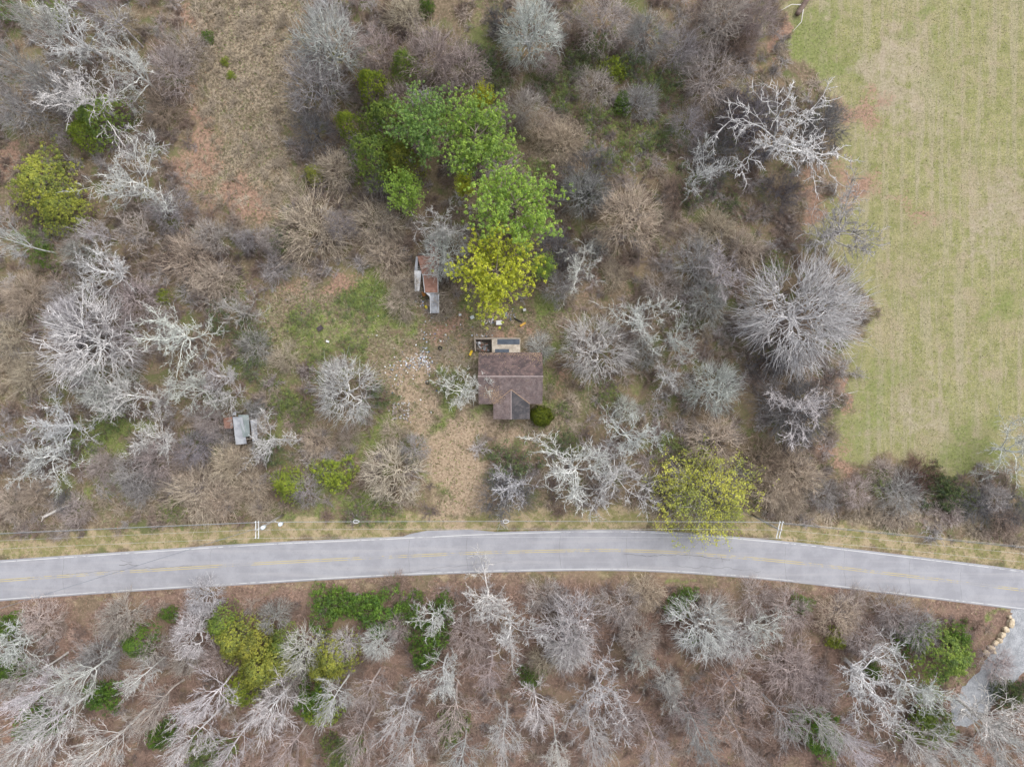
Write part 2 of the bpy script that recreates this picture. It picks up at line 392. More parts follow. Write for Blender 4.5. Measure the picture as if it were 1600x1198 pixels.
gdo = gd.build('gravel_drive', gravel); tag(gdo, 'pale blue-grey gravel drive leaving the road at lower right', 'drive', kind='structure')
# ------------------------------------------------------------------ plant materials (colour comes from each plant's own object colour)
b_ = N('bark_mat'); oi = b_.n('ShaderNodeObjectInfo'); tn = b_.attr('tint').outputs['Fac']
bn = b_.noise(1.3, 3, .6, b_.pos())
bc = b_.mix(b_.ramp(bn, .30, .70), (.70, .68, .68), (1.22, 1.22, 1.22)); bc = b_.mix(1.0, oi.outputs['Color'], bc, 'MULTIPLY')
bt = b_.n('ShaderNodeCombineColor')
for k in range(3): b_.l(b_.math('MULTIPLY_ADD', tn, .95, .52), bt.inputs[k])
bc = b_.mix(1.0, bc, bt.outputs[0], 'MULTIPLY')
bark_mat = b_.surf(bc, .9, .15)

l_ = N('leaf_mat'); oi = l_.n('ShaderNodeObjectInfo'); tn = l_.attr('tint').outputs['Fac']
lc = l_.mix(l_.ramp(tn, .0, 1.0), (.55, .62, .75), (1.45, 1.34, .95)); lc = l_.mix(1.0, oi.outputs['Color'], lc, 'MULTIPLY')
pb = l_.n('ShaderNodeBsdfPrincipled'); l_.l(lc, pb.inputs['Base Color']); pb.inputs['Roughness'].default_value = .6; pb.inputs['Specular IOR Level'].default_value = .25
tl = l_.n('ShaderNodeBsdfTranslucent'); l_.l(lc, tl.inputs['Color']); ms = l_.n('ShaderNodeMixShader'); ms.inputs[0].default_value = .38
l_.l(pb.outputs[0], ms.inputs[1]); l_.l(tl.outputs[0], ms.inputs[2]); l_.l(ms.outputs[0], l_.out.inputs['Surface']); leaf_mat = l_.m

c_ = N('litter_mat'); cc = c_.attr('col').outputs['Color']; litter_mat = c_.surf(cc, .9, .1)

# ------------------------------------------------------------------ branching
class Tubes:
    def __init__(s): s.g = {}
    def add(s, pts, rad, sides, tint): s.g.setdefault((len(pts), sides), []).append((pts, rad, tint))
    def mesh(s, name, mat, scale=None):
        Vs, Fs, Ts = [], [], []; base = 0
        for (n, sd), L in s.g.items():
            Pt = np.array([l[0] for l in L], float); R = np.array([l[1] for l in L], float); T = np.array([l[2] for l in L], float)
            d = np.empty_like(Pt); d[:, 1:-1] = Pt[:, 2:] - Pt[:, :-2]; d[:, 0] = Pt[:, 1] - Pt[:, 0]; d[:, -1] = Pt[:, -1] - Pt[:, -2]
            d /= np.linalg.norm(d, axis=2, keepdims=True) + 1e-9
            ref = np.where(np.abs(d[..., 2:3]) < .9, np.array([0, 0, 1.0]), np.array([1.0, 0, 0]))
            ref = np.broadcast_to(ref[:, :1], d.shape)
            a = np.cross(d, ref); a /= np.linalg.norm(a, axis=2, keepdims=True) + 1e-9; b = np.cross(d, a)
            q = np.arange(sd)*2*pi/sd
            V = Pt[:, :, None] + R[:, :, None, None]*(a[:, :, None]*np.cos(q)[None, None, :, None] + b[:, :, None]*np.sin(q)[None, None, :, None])
            nb = len(L); idx = base + np.arange(nb*n*sd).reshape(nb, n, sd)
            nxt = np.roll(idx, -1, axis=2)
            Fs.append(np.stack([idx[:, :-1], nxt[:, :-1], nxt[:, 1:], idx[:, 1:]], -1).reshape(-1, 4))
            Vs.append(V.reshape(-1, 3)); Ts.append(np.repeat(T, n*sd)); base += nb*n*sd
        V = np.concatenate(Vs)
        return mesh_np(name, V, Fs, mat, {'tint': np.concatenate(Ts)}, True)

def norm3(v):
    l = math.sqrt(v[0]*v[0] + v[1]*v[1] + v[2]*v[2]) + 1e-9; return (v[0]/l, v[1]/l, v[2]/l)
def bend(d, ang, az):
    """direction d tilted by ang towards azimuth az about d"""
    r = (0, 0, 1) if abs(d[2]) < .95 else (1, 0, 0)
    a = norm3((d[1]*r[2] - d[2]*r[1], d[2]*r[0] - d[0]*r[2], d[0]*r[1] - d[1]*r[0]))
    b = (d[1]*a[2] - d[2]*a[1], d[2]*a[0] - d[0]*a[2], d[0]*a[1] - d[1]*a[0])
    s_, c_ = sin(ang), cos(ang); ca, sa = cos(az), sin(az)
    return (d[0]*c_ + s_*(a[0]*ca + b[0]*sa), d[1]*c_ + s_*(a[1]*ca + b[1]*sa), d[2]*c_ + s_*(a[2]*ca + b[2]*sa))

def grow(R, tk, tw, p, d, L, r, lev, sp, tips):
    """one branch and all that grows from it; lev 1 = limb"""
    nseg = sp['seg'][lev]; wob = sp['wob'][lev]; up = sp['up'][lev]
    pts = [p]; dirs = [d]; cur = p; st = L/nseg
    for i in range(nseg):
        d = norm3((d[0] + R.gauss(0, wob), d[1] + R.gauss(0, wob), d[2] + R.gauss(0, wob) + up))
        cur = (cur[0] + d[0]*st, cur[1] + d[1]*st, max(cur[2] + d[2]*st, .01)); pts.append(cur); dirs.append(d)
    last = lev == sp['levels']
    tp = sp['taper'][lev]
    rad = [max(r*(1 - (1 - tp)*i/nseg), sp['rmin']) for i in range(nseg + 1)]
    if last: rad[-1] = rad[-1]*.35
    (tk if lev <= sp['trunk_lev'] else tw).add(pts, rad, sp['sides'][lev], R.random())
    if last: tips.append((pts[-1], d)); return
    n = sp['kids'][lev]; n = max(1, int(round(n*R.uniform(.75, 1.25))))
    t0 = sp['t0'][lev]
    az = R.uniform(0, 6.28)
    for k in range(n):
        t = t0 + (1 - t0)*((k + R.uniform(.1, .9))/n); t = min(t, .999)
        f = t*nseg; i = int(f); u = f - i
        q = tuple(pts[i][j] + (pts[i+1][j] - pts[i][j])*u for j in range(3))
        az += 2.4 + R.uniform(-.5, .5)
        a = R.uniform(*sp['ang'][lev]); dd = bend(dirs[i+1], a, az)
        ll = L*sp['len'][lev]*R.uniform(.6, 1.2)*(1.15 - .55*t)
        rr = (rad[i] + (rad[i+1] - rad[i])*u)*sp['rr'][lev]
        grow(R, tk, tw, q, dd, ll, rr, lev + 1, sp, tips)
    # the leader goes on
    grow(R, tk, tw, pts[-1], d, L*sp['len'][lev]*R.uniform(.8, 1.1), rad[-1]*.95, lev + 1, sp, tips)

def build_tree(name, seed, sp, leaf=None):
    R = random.Random(seed); tk, tw, tips = Tubes(), Tubes(), []
    ht, nl = sp['trunk_h'], sp['limbs']
    if sp.get('multi'):
        for k in range(sp['multi']):
            az = 6.283*k/sp['multi'] + R.uniform(-.5, .5); a = R.uniform(.12, sp.get('spread', 1.0))
            d = (sin(a)*cos(az), sin(a)*sin(az), cos(a)); q = R.uniform(.02, .16)
            grow(R, tk, tw, (q*cos(az), q*sin(az), 0), d, sp['limb_len']*R.uniform(.6, 1.15), sp['r0']*R.uniform(.6, 1), 1, sp, tips)
    else:
        d = (R.gauss(0, .03), R.gauss(0, .03), 1); n = 7; pts = [(0, 0, -.05)]; cur = (0, 0, -.05); dirs = [d]
        for i in range(n):
            w = sp['twob']; d = norm3((d[0] + R.gauss(0, w), d[1] + R.gauss(0, w), d[2] + .15)); s_ = (ht + .05)/n
            cur = (cur[0] + d[0]*s_, cur[1] + d[1]*s_, cur[2] + d[2]*s_); pts.append(cur); dirs.append(d)
        rad = [sp['r0']*(1.25 if i == 0 else 1 - (1 - sp['ttop'])*i/n) for i in range(n + 1)]
        tk.add(pts, rad, 7, .5)
        az = R.uniform(0, 6.28)
        for k in range(nl):
            t = sp['lt0'] + (1 - sp['lt0'])*((k + R.uniform(.1, .9))/nl); f = min(t, .999)*n; i = int(f); u = f - i
            q = tuple(pts[i][j] + (pts[i+1][j] - pts[i][j])*u for j in range(3)); az += 2.4 + R.uniform(-.45, .45)
            a = sp['la'][0] + (sp['la'][1] - sp['la'][0])*((k + .5)/nl) + R.uniform(-.14, .14)
            ll = sp['limb_len']*(sp['ll'][0] + (sp['ll'][1] - sp['ll'][0])*((k + .5)/nl))*R.uniform(.75, 1.15)
            grow(R, tk, tw, q, bend(dirs[i+1], a, az), ll, rad[i]*sp['lr']*R.uniform(.75, 1.1), 1, sp, tips)
        grow(R, tk, tw, pts[-1], dirs[-1], sp['limb_len']*sp['ll'][1]*.9, rad[-1], 1, sp, tips)
    # normalise: crown radius 1, height 1
    tp = np.array([t[0] for t in tips]); c0 = np.median(tp[:, :2], axis=0)
    rr = np.percentile(np.hypot(tp[:, 0] - c0[0], tp[:, 1] - c0[1]), 93); hh = np.percentile(tp[:, 2], 97)
    mt, mw = (tk.mesh(name + '_trunk', bark_mat) if tk.g else None), tw.mesh(name + '_crown', bark_mat)
    for m in [q for q in (mt, mw) if q]:
        co = np.empty(len(m.vertices)*3, np.float32); m.vertices.foreach_get('co', co); co = co.reshape(-1, 3)
        co[:, :2] -= c0*np.clip(co[:, 2:3]/hh, 0, 1); co[:, :2] /= rr; co[:, 2] /= hh
        m.vertices.foreach_set('co', co.ravel()); m.update()
    tn = tp.copy(); tn[:, :2] -= c0*np.clip(tn[:, 2:3]/hh, 0, 1); tn[:, :2] /= rr; tn[:, 2] /= hh
    return dict(trunk=mt, crown=mw, tips=tn)

base = dict(levels=4, trunk_lev=1, seg=[0, 5, 4, 3, 2], sides=[0, 5, 4, 3, 3], taper=[0, .35, .4, .5, .5], rmin=.0034, twob=.05, ttop=.6)
def spec(**k): d = dict(base); d.update(k); return d
SP = {
 # silver: many straight limbs fanning out into narrow sprays
 'S': spec(trunk_h=.36, limbs=30, lt0=.35, la=(1.45, .12), limb_len=.46, ll=(1.08, 1.0), lr=.34, r0=.036, ttop=.8, wob=[0, .07, .09, .11, .12], up=[0, .045, .03, .02, .0], seg=[0, 5, 4, 3, 1],
           kids=[0, 4, 4, 5, 0], t0=[0, .35, .25, .2, 0], ang=[0, (.18, .5), (.2, .5), (.25, .6), 0], len=[0, .70, .58, .50, 0], rr=[0, .64, .64, .66, 0], rmin=.0032),
 # the huge one: the same habit, finer for its size
 'B': spec(trunk_h=.36, limbs=38, lt0=.35, la=(1.46, .12), limb_len=.48, ll=(1.05, .95), lr=.38, r0=.028, ttop=.8, wob=[0, .10, .12, .13, .14], up=[0, .05, .04, .02, .0], seg=[0, 6, 5, 3, 1],
           kids=[0, 5, 6, 6, 0], t0=[0, .30, .2, .2, 0], ang=[0, (.2, .6), (.2, .6), (.25, .7), 0], len=[0, .60, .50, .50, 0], rr=[0, .60, .60, .62, 0], rmin=.0021),
 # white, crooked: sinuous limbs
 'W': spec(trunk_h=.42, limbs=8, lt0=.45, la=(1.30, .35), limb_len=.60, ll=(1.05, .9), lr=.50, r0=.031, wob=[0, .22, .26, .26, .24], up=[0, .05, .04, .02, .0], seg=[0, 7, 6, 4, 2],
           kids=[0, 6, 5, 5, 0], t0=[0, .25, .2, .2, 0], ang=[0, (.4, .95), (.4, 1.0), (.4, 1.1), 0], len=[0, .58, .54, .50, 0], rr=[0, .60, .60, .60, 0], rmin=.0027),
 # tall forest tree: long stem, fan of limbs in its upper half
 'F': spec(trunk_h=1.5, limbs=16, lt0=.42, la=(1.15, .45), limb_len=.72, ll=(1.0, .7), lr=.40, r0=.034, wob=[0, .13, .16, .18, .18], up=[0, .08, .06, .03, .01], twob=.07, ttop=.40, seg=[0, 5, 4, 3, 1],
           kids=[0, 6, 5, 4, 0], t0=[0, .25, .15, .15, 0], ang=[0, (.25, .7), (.3, .8), (.3, .9), 0], len=[0, .56, .54, .5, 0], rr=[0, .58, .60, .66, 0], rmin=.0027),
 # hazy: fine, tangled twigs
 'G': spec(trunk_h=.40, limbs=14, lt0=.35, la=(1.40, .25), limb_len=.50, ll=(1.05, .95), lr=.42, r0=.028, wob=[0, .16, .20, .22, .22], up=[0, .04, .03, .0, .0], seg=[0, 5, 4, 3, 1],
           kids=[0, 6, 6, 6, 0], t0=[0, .25, .18, .12, 0], ang=[0, (.3, .85), (.35, .95), (.4, 1.05), 0], len=[0, .64, .58, .52, 0], rr=[0, .56, .60, .68, 0], rmin=.0034),
 # brush: many stems from the ground, arching
 'T': spec(multi=24, spread=1.38, trunk_h=0, limbs=0, limb_len=.55, r0=.012, wob=[0, .13, .17, .20, .2], up=[0, .04, .0, -.02, -.02], seg=[0, 5, 4, 3, 1],
           kids=[0, 5, 5, 4, 0], t0=[0, .2, .15, .12, 0], ang=[0, (.25, .7), (.3, .8), (.35, .9), 0], len=[0, .60, .56, .52, 0], rr=[0, .66, .68, .72, 0], rmin=.0036),
 # knee-high dead brush used for the undergrowth
 'U': spec(multi=11, spread=1.45, trunk_h=0, limbs=0, limb_len=.6, r0=.020, wob=[0, .2, .24, .24], up=[0, .0, .0, .0], seg=[0, 4, 3, 1], levels=3, sides=[0, 4, 3, 3], taper=[0, .4, .5, .5],
           kids=[0, 6, 6, 0], t0=[0, .1, .1, 0], ang=[0, (.3, .9), (.4, 1.1), 0], len=[0, .62, .58, 0], rr=[0, .66, .7, 0], rmin=.0075, trunk_lev=0),
}
def fan(name, seed, n=(28, 6, 5, 5), z0=.30, reach=(.44, .72, .90, 1.0), rad=(.0150, .0085, .0052, .0032), wob=.030, lump=.10, lowest=-.08, r0=.034, spread=.04, cell=1.0):
    """dome-shaped bare crown: limbs, branches, sprays and twigs that share out the dome's solid angle evenly"""
    rs = np.random.default_rng(seed); tk, tw = Tubes(), Tubes()
    def unit(v): return v/(np.linalg.norm(v, axis=-1, keepdims=True) + 1e-9)
    k = np.arange(n[0]) + .5; zz = np.clip(lowest + (1 - lowest)*k/n[0] + rs.normal(0, .05, n[0]), lowest, .995); az = k*2.39996 + rs.normal(0, .22, n[0])
    D = np.stack([np.sqrt(1 - zz**2)*np.cos(az), np.sqrt(1 - zz**2)*np.sin(az), zz], 1)
    sc = np.array([1, 1, 1 - z0]); a = math.sqrt(2*(1 - lowest)/n[0])*cell
    pole = lambda m: np.stack([rs.normal(0, spread, m), rs.normal(0, spread, m), z0*rs.uniform(.72 if z0 > .1 else .0, 1.0, m)], 1)
    S0 = pole(n[0]); fac = 1 + np.clip(rs.normal(0, lump, n[0]), -.3, .15)
    E = np.array([0, 0, z0]) + D*sc*(reach[0]*fac)[:, None]
    def paths(S, E, m, w, bow):
        L = np.linalg.norm(E - S, axis=1)[:, None]; t = np.linspace(0, 1, m)
        Pp = S[:, None] + (E - S)[:, None]*t[None, :, None]
        jit = rs.normal(size=Pp.shape)*w; jit[:, 0] = 0; jit = np.cumsum(jit, 1)*np.minimum(1, L[:, None]/.3)
        jit -= jit[:, -1:]*t[None, :, None]; return Pp + jit + bow[:, None]*(t*(1 - t))[None, :, None]*L[:, None]
    Q = paths(S0, E, 6, wob, np.array([0, 0, -.25])*np.ones((n[0], 1)) + 0*D)
    R = np.array([1, .9, .8, .72, .64, .56])
    if z0 > .1:
        tk.add([(0, 0, -.05), (.004, 0, z0*.35), (0, .004, z0*.7), (0, 0, z0*1.02)], [r0*1.25, r0, r0*.85, r0*.62], 8, .5)
    for q in Q: tk.add(q.tolist(), (rad[0]*R).tolist(), 5, rs.random())
    par = Q
    for lv in (1, 2, 3):
        m = n[lv]; N0 = len(D)
        rr = np.sqrt((np.arange(m) + .5)/m)*a; aa = np.arange(m)*2.39996 + rs.uniform(0, 6.283, (N0, 1)); rr = rr[None]*rs.uniform(.75, 1.25, (N0, m)); aa = aa + rs.normal(0, .3, (N0, m))
        ref = np.where(np.abs(D[:, 2:3]) < .9, np.array([0, 0, 1.0]), np.array([1.0, 0, 0])); u = unit(np.cross(D, ref)); v = np.cross(D, u)
        D2 = unit(D[:, None] + u[:, None]*(rr*np.cos(aa))[..., None] + v[:, None]*(rr*np.sin(aa))[..., None]).reshape(-1, 3)
        f2 = np.repeat(fac, m)*(1 + np.clip(rs.normal(0, lump*.6, N0*m), -.3, .1)); pi_ = np.repeat(np.arange(N0), m)
        tpar = rs.uniform(.34, 1, N0*m)**.55*(par.shape[1] - 1.001); i0 = tpar.astype(int); uu = (tpar - i0)[:, None]
        S = par[pi_, i0]*(1 - uu) + par[pi_, np.minimum(i0 + 1, par.shape[1] - 1)]*uu
        E2 = np.array([0, 0, z0]) + D2*sc*(reach[lv]*f2*rs.uniform(.70, 1.08, N0*m))[:, None]; E2[:, 2] = np.maximum(E2[:, 2], .02)
        npt = (5, 4, 2)[lv - 1]; Q = paths(S, E2, npt, wob*(1, .8, .5)[lv - 1], np.zeros((N0*m, 3)))
        tap = np.linspace(1, .6, npt) if lv < 3 else np.array([1, .45])
        T = rs.random(N0*m); dst = tw
        for q, tt in zip(Q.tolist(), T.tolist()): dst.add(q, (rad[lv]*tap).tolist(), (4, 3, 3)[lv - 1], tt)
        D, fac, par, a = D2, f2, Q, a/math.sqrt(m)*1.35
    return dict(trunk=tk.mesh(name + '_trunk', bark_mat), crown=tw.mesh(name + '_crown', bark_mat), tips=Q[:, -1])
PROTO = {}
for k, n in (('W', 5), ('F', 5)):
    PROTO[k] = [build_tree('bare_' + k + str(i), 100*ord(k) + i*7 + 3, SP[k]) for i in range(n)]

PROTO['S'] = [fan('bare_S%d' % i, 300 + i, (9 + (i % 3), 6, 5, 5), .30, (.46, .74, .92, 1.0), (.0210, .0122, .0068, .0037), .060 + .006*i, .08, -.08, .034, .02, 1.12) for i in range(5)]
PROTO['B'] = [fan('bare_B', 340, (14, 7, 6, 5), .26, (.44, .72, .91, 1.0), (.0165, .0092, .0050, .0027), .062, .07, -.08, .024, .015, 1.12)]
PROTO['G'] = [fan('bare_G%d' % i, 360 + i, (8 + i % 3, 6, 5, 5), .30, (.42, .70, .88, 1.0), (.0135, .0088, .0056, .0035), .085, .16, -.12, .024, .03, 1.25) for i in range(5)]
PROTO['T'] = [fan('bare_T%d' % i, 380 + i, (13 + i, 6, 5, 4), .03, (.44, .72, .91, 1.0), (.0095, .0074, .0054, .0040), .085, .18, .03, .02, .12, 1.25) for i in range(5)]
# ------------------------------------------------------------------ foliage
def spikes(Bp, D, L, W, attr):
    """three-sided spikes: base point, direction, length, width"""
    n = len(Bp); D = D/(np.linalg.norm(D, axis=1, keepdims=True) + 1e-9)
    ref = np.where(np.abs(D[:, 2:3]) < .9, np.array([0, 0, 1.0]), np.array([1.0, 0, 0]))
    a = np.cross(D, ref); a /= np.linalg.norm(a, axis=1, keepdims=True) + 1e-9; b = np.cross(D, a)
    V = np.empty((n, 4, 3))
    for k in range(3):
        q = 2*pi*k/3; V[:, k] = Bp + .5*W[:, None]*(a*cos(q) + b*sin(q))
    V[:, 3] = Bp + D*L[:, None]
    i = 4*np.arange(n)[:, None]
    F = np.concatenate([i + [0, 1, 3], i + [1, 2, 3], i + [2, 0, 3]])
    return V.reshape(-1, 3), F, np.repeat(attr, 4, axis=0)
def leaves(C, Nn, size, attr, rs):
    """folded lozenge leaves: two triangles each"""
    n = len(C); Nn = Nn/(np.linalg.norm(Nn, axis=1, keepdims=True) + 1e-9)
    ref = rs.normal(size=(n, 3)); a = np.cross(Nn, ref); a /= np.linalg.norm(a, axis=1, keepdims=True) + 1e-9; b = np.cross(Nn, a)
    s_ = size[:, None]
    V = np.stack([C - a*s_, C + b*s_*.5 + Nn*s_*.12, C + a*s_, C - b*s_*.5 + Nn*s_*.12], 1)
    i = 4*np.arange(n)[:, None]
    return V.reshape(-1, 3), np.concatenate([i + [0, 1, 2], i + [0, 2, 3]]), np.repeat(attr, 4, axis=0)

def lumpy(rs, n, k=13, flat=.8):
    """points through a lumpy crown: shells of several lobes in the unit disc, z in 0..1"""
    pts, nr, lob = [], [], []
    for j in range(k):
        a = rs.uniform(0, 6.283); q = rs.uniform(.1, .70) if j else 0; r = rs.uniform(.26, .44)
        c = np.array([q*cos(a), q*sin(a), rs.uniform(.35, .78) - .25*q])
        m = n//k; u = rs.normal(size=(m, 3)); u /= np.linalg.norm(u, axis=1, keepdims=True); u[:, 2] = np.abs(u[:, 2])*.9 - .25*rs.random(m)
        rad = r*(.45 + .65*rs.random(m)**.7)*(1 + .35*np.sin(6*u[:, 0] + j)*np.sin(5*u[:, 1] + 2*j))
        pts.append(c + u*rad[:, None]*[1, 1, flat]); nr.append(u + [0, 0, .5]); lob.append(np.full(m, rs.random()))
    return np.concatenate(pts), np.concatenate(nr), np.concatenate(lob)

def stem_mesh(name, seed, h, r, limbs, reach):
    R = random.Random(seed); t = Tubes()
    pts = [(R.gauss(0, .01)*i, R.gauss(0, .01)*i, -.03 + (h + .03)*i/7) for i in range(8)]
    t.add(pts, [r*(1 - .8*i/7) for i in range(8)], 7, .5)
    ends = []
    for k in range(limbs):
        f = .3 + .68*(k + R.random())/limbs; az = k*2.4 + R.uniform(-.4, .4); L = reach(f)*R.uniform(.75, 1.1); z0 = f*h
        b = [(0, 0, z0)]; 
        for i in range(1, 6):
            u = i/5; b.append((cos(az)*L*u + R.gauss(0, .015), sin(az)*L*u + R.gauss(0, .015), z0 + L*(.12*u + .16*u*u)*R.uniform(.7, 1.3)))
        t.add(b, [r*.34*(1 - .8*i/5) for i in range(6)], 4, R.random()); ends.append(b)
    return t.mesh(name, bark_mat), ends

def tufts(name, rs, C, m, rad, size, tint, lean=None):
    """each tuft is a small dome of leaf-like needles sprays facing outward"""
    n = len(C); u = rs.normal(size=(n, m, 3)); u /= np.linalg.norm(u, axis=2, keepdims=True); u[..., 2] = np.abs(u[..., 2])*1.1 - .15
    if lean is not None: u = u + lean[:, None]*.5
    r = rad*rs.uniform(.6, 1.25, (n, 1, 1))*(.5 + .5*rs.random((n, m, 1))**.5)
    Q = (C[:, None] + u*r*[1, 1, .6]).reshape(-1, 3); nn = (u + rs.normal(size=u.shape)*.35 + [0, 0, .35]).reshape(-1, 3)
    V, F, T = leaves(Q, nn, rs.uniform(.6, 1.2, n*m)*size, np.clip(np.repeat(tint, m)*.7 + .3*rs.random(n*m), 0, 1), rs)
    return mesh_np(name, V, [F], leaf_mat, {'tint': T})
def make_pine(seed):
    rs = np.random.default_rng(seed); reach = lambda f: .98*math.sqrt(max(0.05, 1 - ((f - .55)/.5)**2)) if f > .3 else .4
    st, ends = stem_mesh('pine_trunk', seed, .95, .045, 26, reach)
    C = []
    for b in ends:
        b = np.array(b); n = 62
        for i in range(n):
            u = rs.uniform(1.6, 5.0); k = min(int(u), 4); q = b[k] + (b[k+1] - b[k])*(u - k)
            side = rs.normal(size=3)*[.12, .12, .04]*(.4 + .7*(u/5)); C.append(q + side + [0, 0, .02])
    C = np.array(C); return dict(trunk=st, crown=tufts('pine_crown', rs, C, 13, .040, .021, np.clip(rs.normal(.5, .22, len(C)), 0, 1)))
def make_cedar(seed):
    rs = np.random.default_rng(seed); reach = lambda f: .9*(1.15 - f)
    st, ends = stem_mesh('cedar_trunk', seed, .95, .05, 22, reach)
    n = 950
    f = rs.random(n)**.7; az = rs.uniform(0, 6.283, n); lump = 1 + .16*np.sin(az*3 + seed) + .14*np.sin(az*5 + f*9) + .10*rs.normal(size=n)
    rad = (1.04 - .95*f**2.1)*(.55 + .45*rs.random(n)**.4)*lump
    C = np.stack([rad*np.cos(az), rad*np.sin(az), .12 + .86*f], 1); tint = np.clip(rs.normal(.5, .3, n) + .2*np.sin(az*2 + f*6), 0, 1)
    out = np.stack([np.cos(az), np.sin(az), np.full(n, .75)], 1)
    return dict(trunk=st, crown=tufts('cedar_crown', rs, C, 13, .055, .026, tint, out*.6))
def make_shrub(seed, n=7500, size=.040, k=14):
    rs = np.random.default_rng(seed); C, Nn, lob = lumpy(rs, n, k)
    st, _ = stem_mesh('shrub_stem', seed, .55, .03, 9, lambda f: .55)
    V, F, T = leaves(C, Nn + rs.normal(size=C.shape)*.55, rs.uniform(.6, 1.2, len(C))*size, np.clip(.5*lob + .5*rs.random(len(C)), 0, 1), rs)
    return dict(trunk=st, crown=mesh_np('shrub_crown', V, [F], leaf_mat, {'tint': T}))
def make_thicket(seed, n=130, m=20, rad=.14, size=.034):
    rs = np.random.default_rng(seed)
    a = rs.uniform(0, 6.283, n); q = rs.random(n)**.6*(1 + .26*np.sin(a*3 + seed) + .18*np.sin(a*2 + 2.1*seed) + .10*np.sin(a*7)); C = np.stack([q*np.cos(a), q*np.sin(a), rs.uniform(.1, .85, n)*(1.1 - .5*q)], 1)
    st, _ = stem_mesh('thicket_stem', seed, .8, .012, 16, lambda f: .8)
    return dict(trunk=st, crown=tufts('thicket_crown', rs, C, m, rad, size, rs.random(n)))
def make_leafy(seed, proto, n=9000):
    rs = np.random.default_rng(seed); tips = proto['tips']; pick = tips[rs.integers(0, len(tips), n)]
    keep = pick[:, 2] > .25; pick = pick[keep]; n = len(pick)
    C = pick + rs.normal(size=(n, 3))*[.035, .035, .03] - [0, 0, .01]
    cl = .5 + .5*np.sin(C[:, 0]*4.1 + seed)*np.cos(C[:, 1]*3.7) 
    V, F, T = leaves(C, rs.normal(size=(n, 3)) + [0, 0, .8], rs.uniform(.014, .028, n), np.clip(.55*cl + .45*rs.random(n), 0, 1), rs)
    return dict(trunk=proto['trunk'], twigs=proto['crown'], crown=mesh_np('leafy_crown', V, [F], leaf_mat, {'tint': T}))
PROTO['P'] = [make_pine(11 + i) for i in range(3)]
PROTO['C'] = [make_cedar(31 + i) for i in range(3)]
PROTO['V'] = [make_thicket(51 + i, 300, 15, .13, .042) for i in range(5)]
PROTO['M'] = [make_thicket(71 + i) for i in range(4)]
PROTO['Y'] = [make_leafy(91, fan('leafy', 395, (9, 6, 5, 5), .22, (.42, .70, .88, 1.0), (.0150, .0090, .0056, .0034), .09, .30, -.15, .026, .04, 1.25), 13000)]

# ------------------------------------------------------------------ the plants, as (kind, crown centre px x, y, crown radius px, height m, colour key[, prototype])
COLR = {  # bark and leaf base colours
 'silver': (0.62, 0.61, 0.605), 'white': (0.62, 0.61, 0.6), 'grey': (0.41, 0.395, 0.385), 'pink': (0.48, 0.42, 0.395), 'tan': (0.53, 0.45, 0.36), 'brown': (0.33, 0.255, 0.205),
 'dark': (0.165, 0.158, 0.165), 'lilac': (0.38, 0.36, 0.365), 'mint': (0.59, 0.59, 0.565),
 'pine': (0.37, 0.52, 0.14), 'pineyellow': (0.56, 0.62, 0.1), 'pineblue': (0.28, 0.42, 0.155), 'cedar': (0.24, 0.33, 0.09), 'olive': (0.35, 0.38, 0.1), 'lime': (0.31, 0.39, 0.07), 'dkgreen': (0.09, 0.125, 0.055),
 'privet': (0.135, 0.235, 0.05), 'moss': (0.2, 0.26, 0.1), 'yellowgreen': (0.55, 0.58, 0.14), 'dull': (0.15, 0.2, 0.1), 'gold': (0.55, 0.58, 0.08), 'reddish': (.13, .075, .065), 'round': (0.17, 0.215, 0.03)}
PL = []
def pl(kind, *rows):
    for r in rows: PL.append((kind,) + tuple(r))
pl('S', (505, 62, 60, 17, 'silver'), (488, 128, 52, 13, 'grey'), (830, 42, 55, 15, 'silver'), (935, 545, 60, 11, 'mint', 1),
   (985, 338, 62, 11, 'tan', 2), (537, 612, 60, 10, 'mint', 3), (130, 535, 82, 13, 'silver', 1), (108, 500, 45, 11, 'silver'), (150, 605, 48, 11, 'mint'),
   (615, 740, 58, 8, 'tan', 0), (645, 703, 28, 6, 'grey'), (980, 640, 24, 5, 'mint'), (185, 968, 40, 8, 'pink'), (300, 992, 42, 9, 'silver'), (313, 937, 32, 7, 'silver'),
   (470, 1025, 42, 9, 'mint'), (535, 1012, 27, 7, 'silver'), (590, 1006, 32, 7, 'mint'), (425, 966, 28, 6, 'grey'), (893, 985, 58, 10, 'silver'), (886, 1012, 44, 10, 'silver'),
   (1098, 985, 56, 10, 'silver'), (1000, 1000, 36, 8, 'pink'), (1118, 605, 50, 9, 'mint', 2), (690, 395, 42, 9, 'silver'), (1045, 1068, 24, 7, 'silver'), (915, 300, 42, 10, 'grey'))
pl('B', (1260, 487, 104, 15, 'silver', 0))
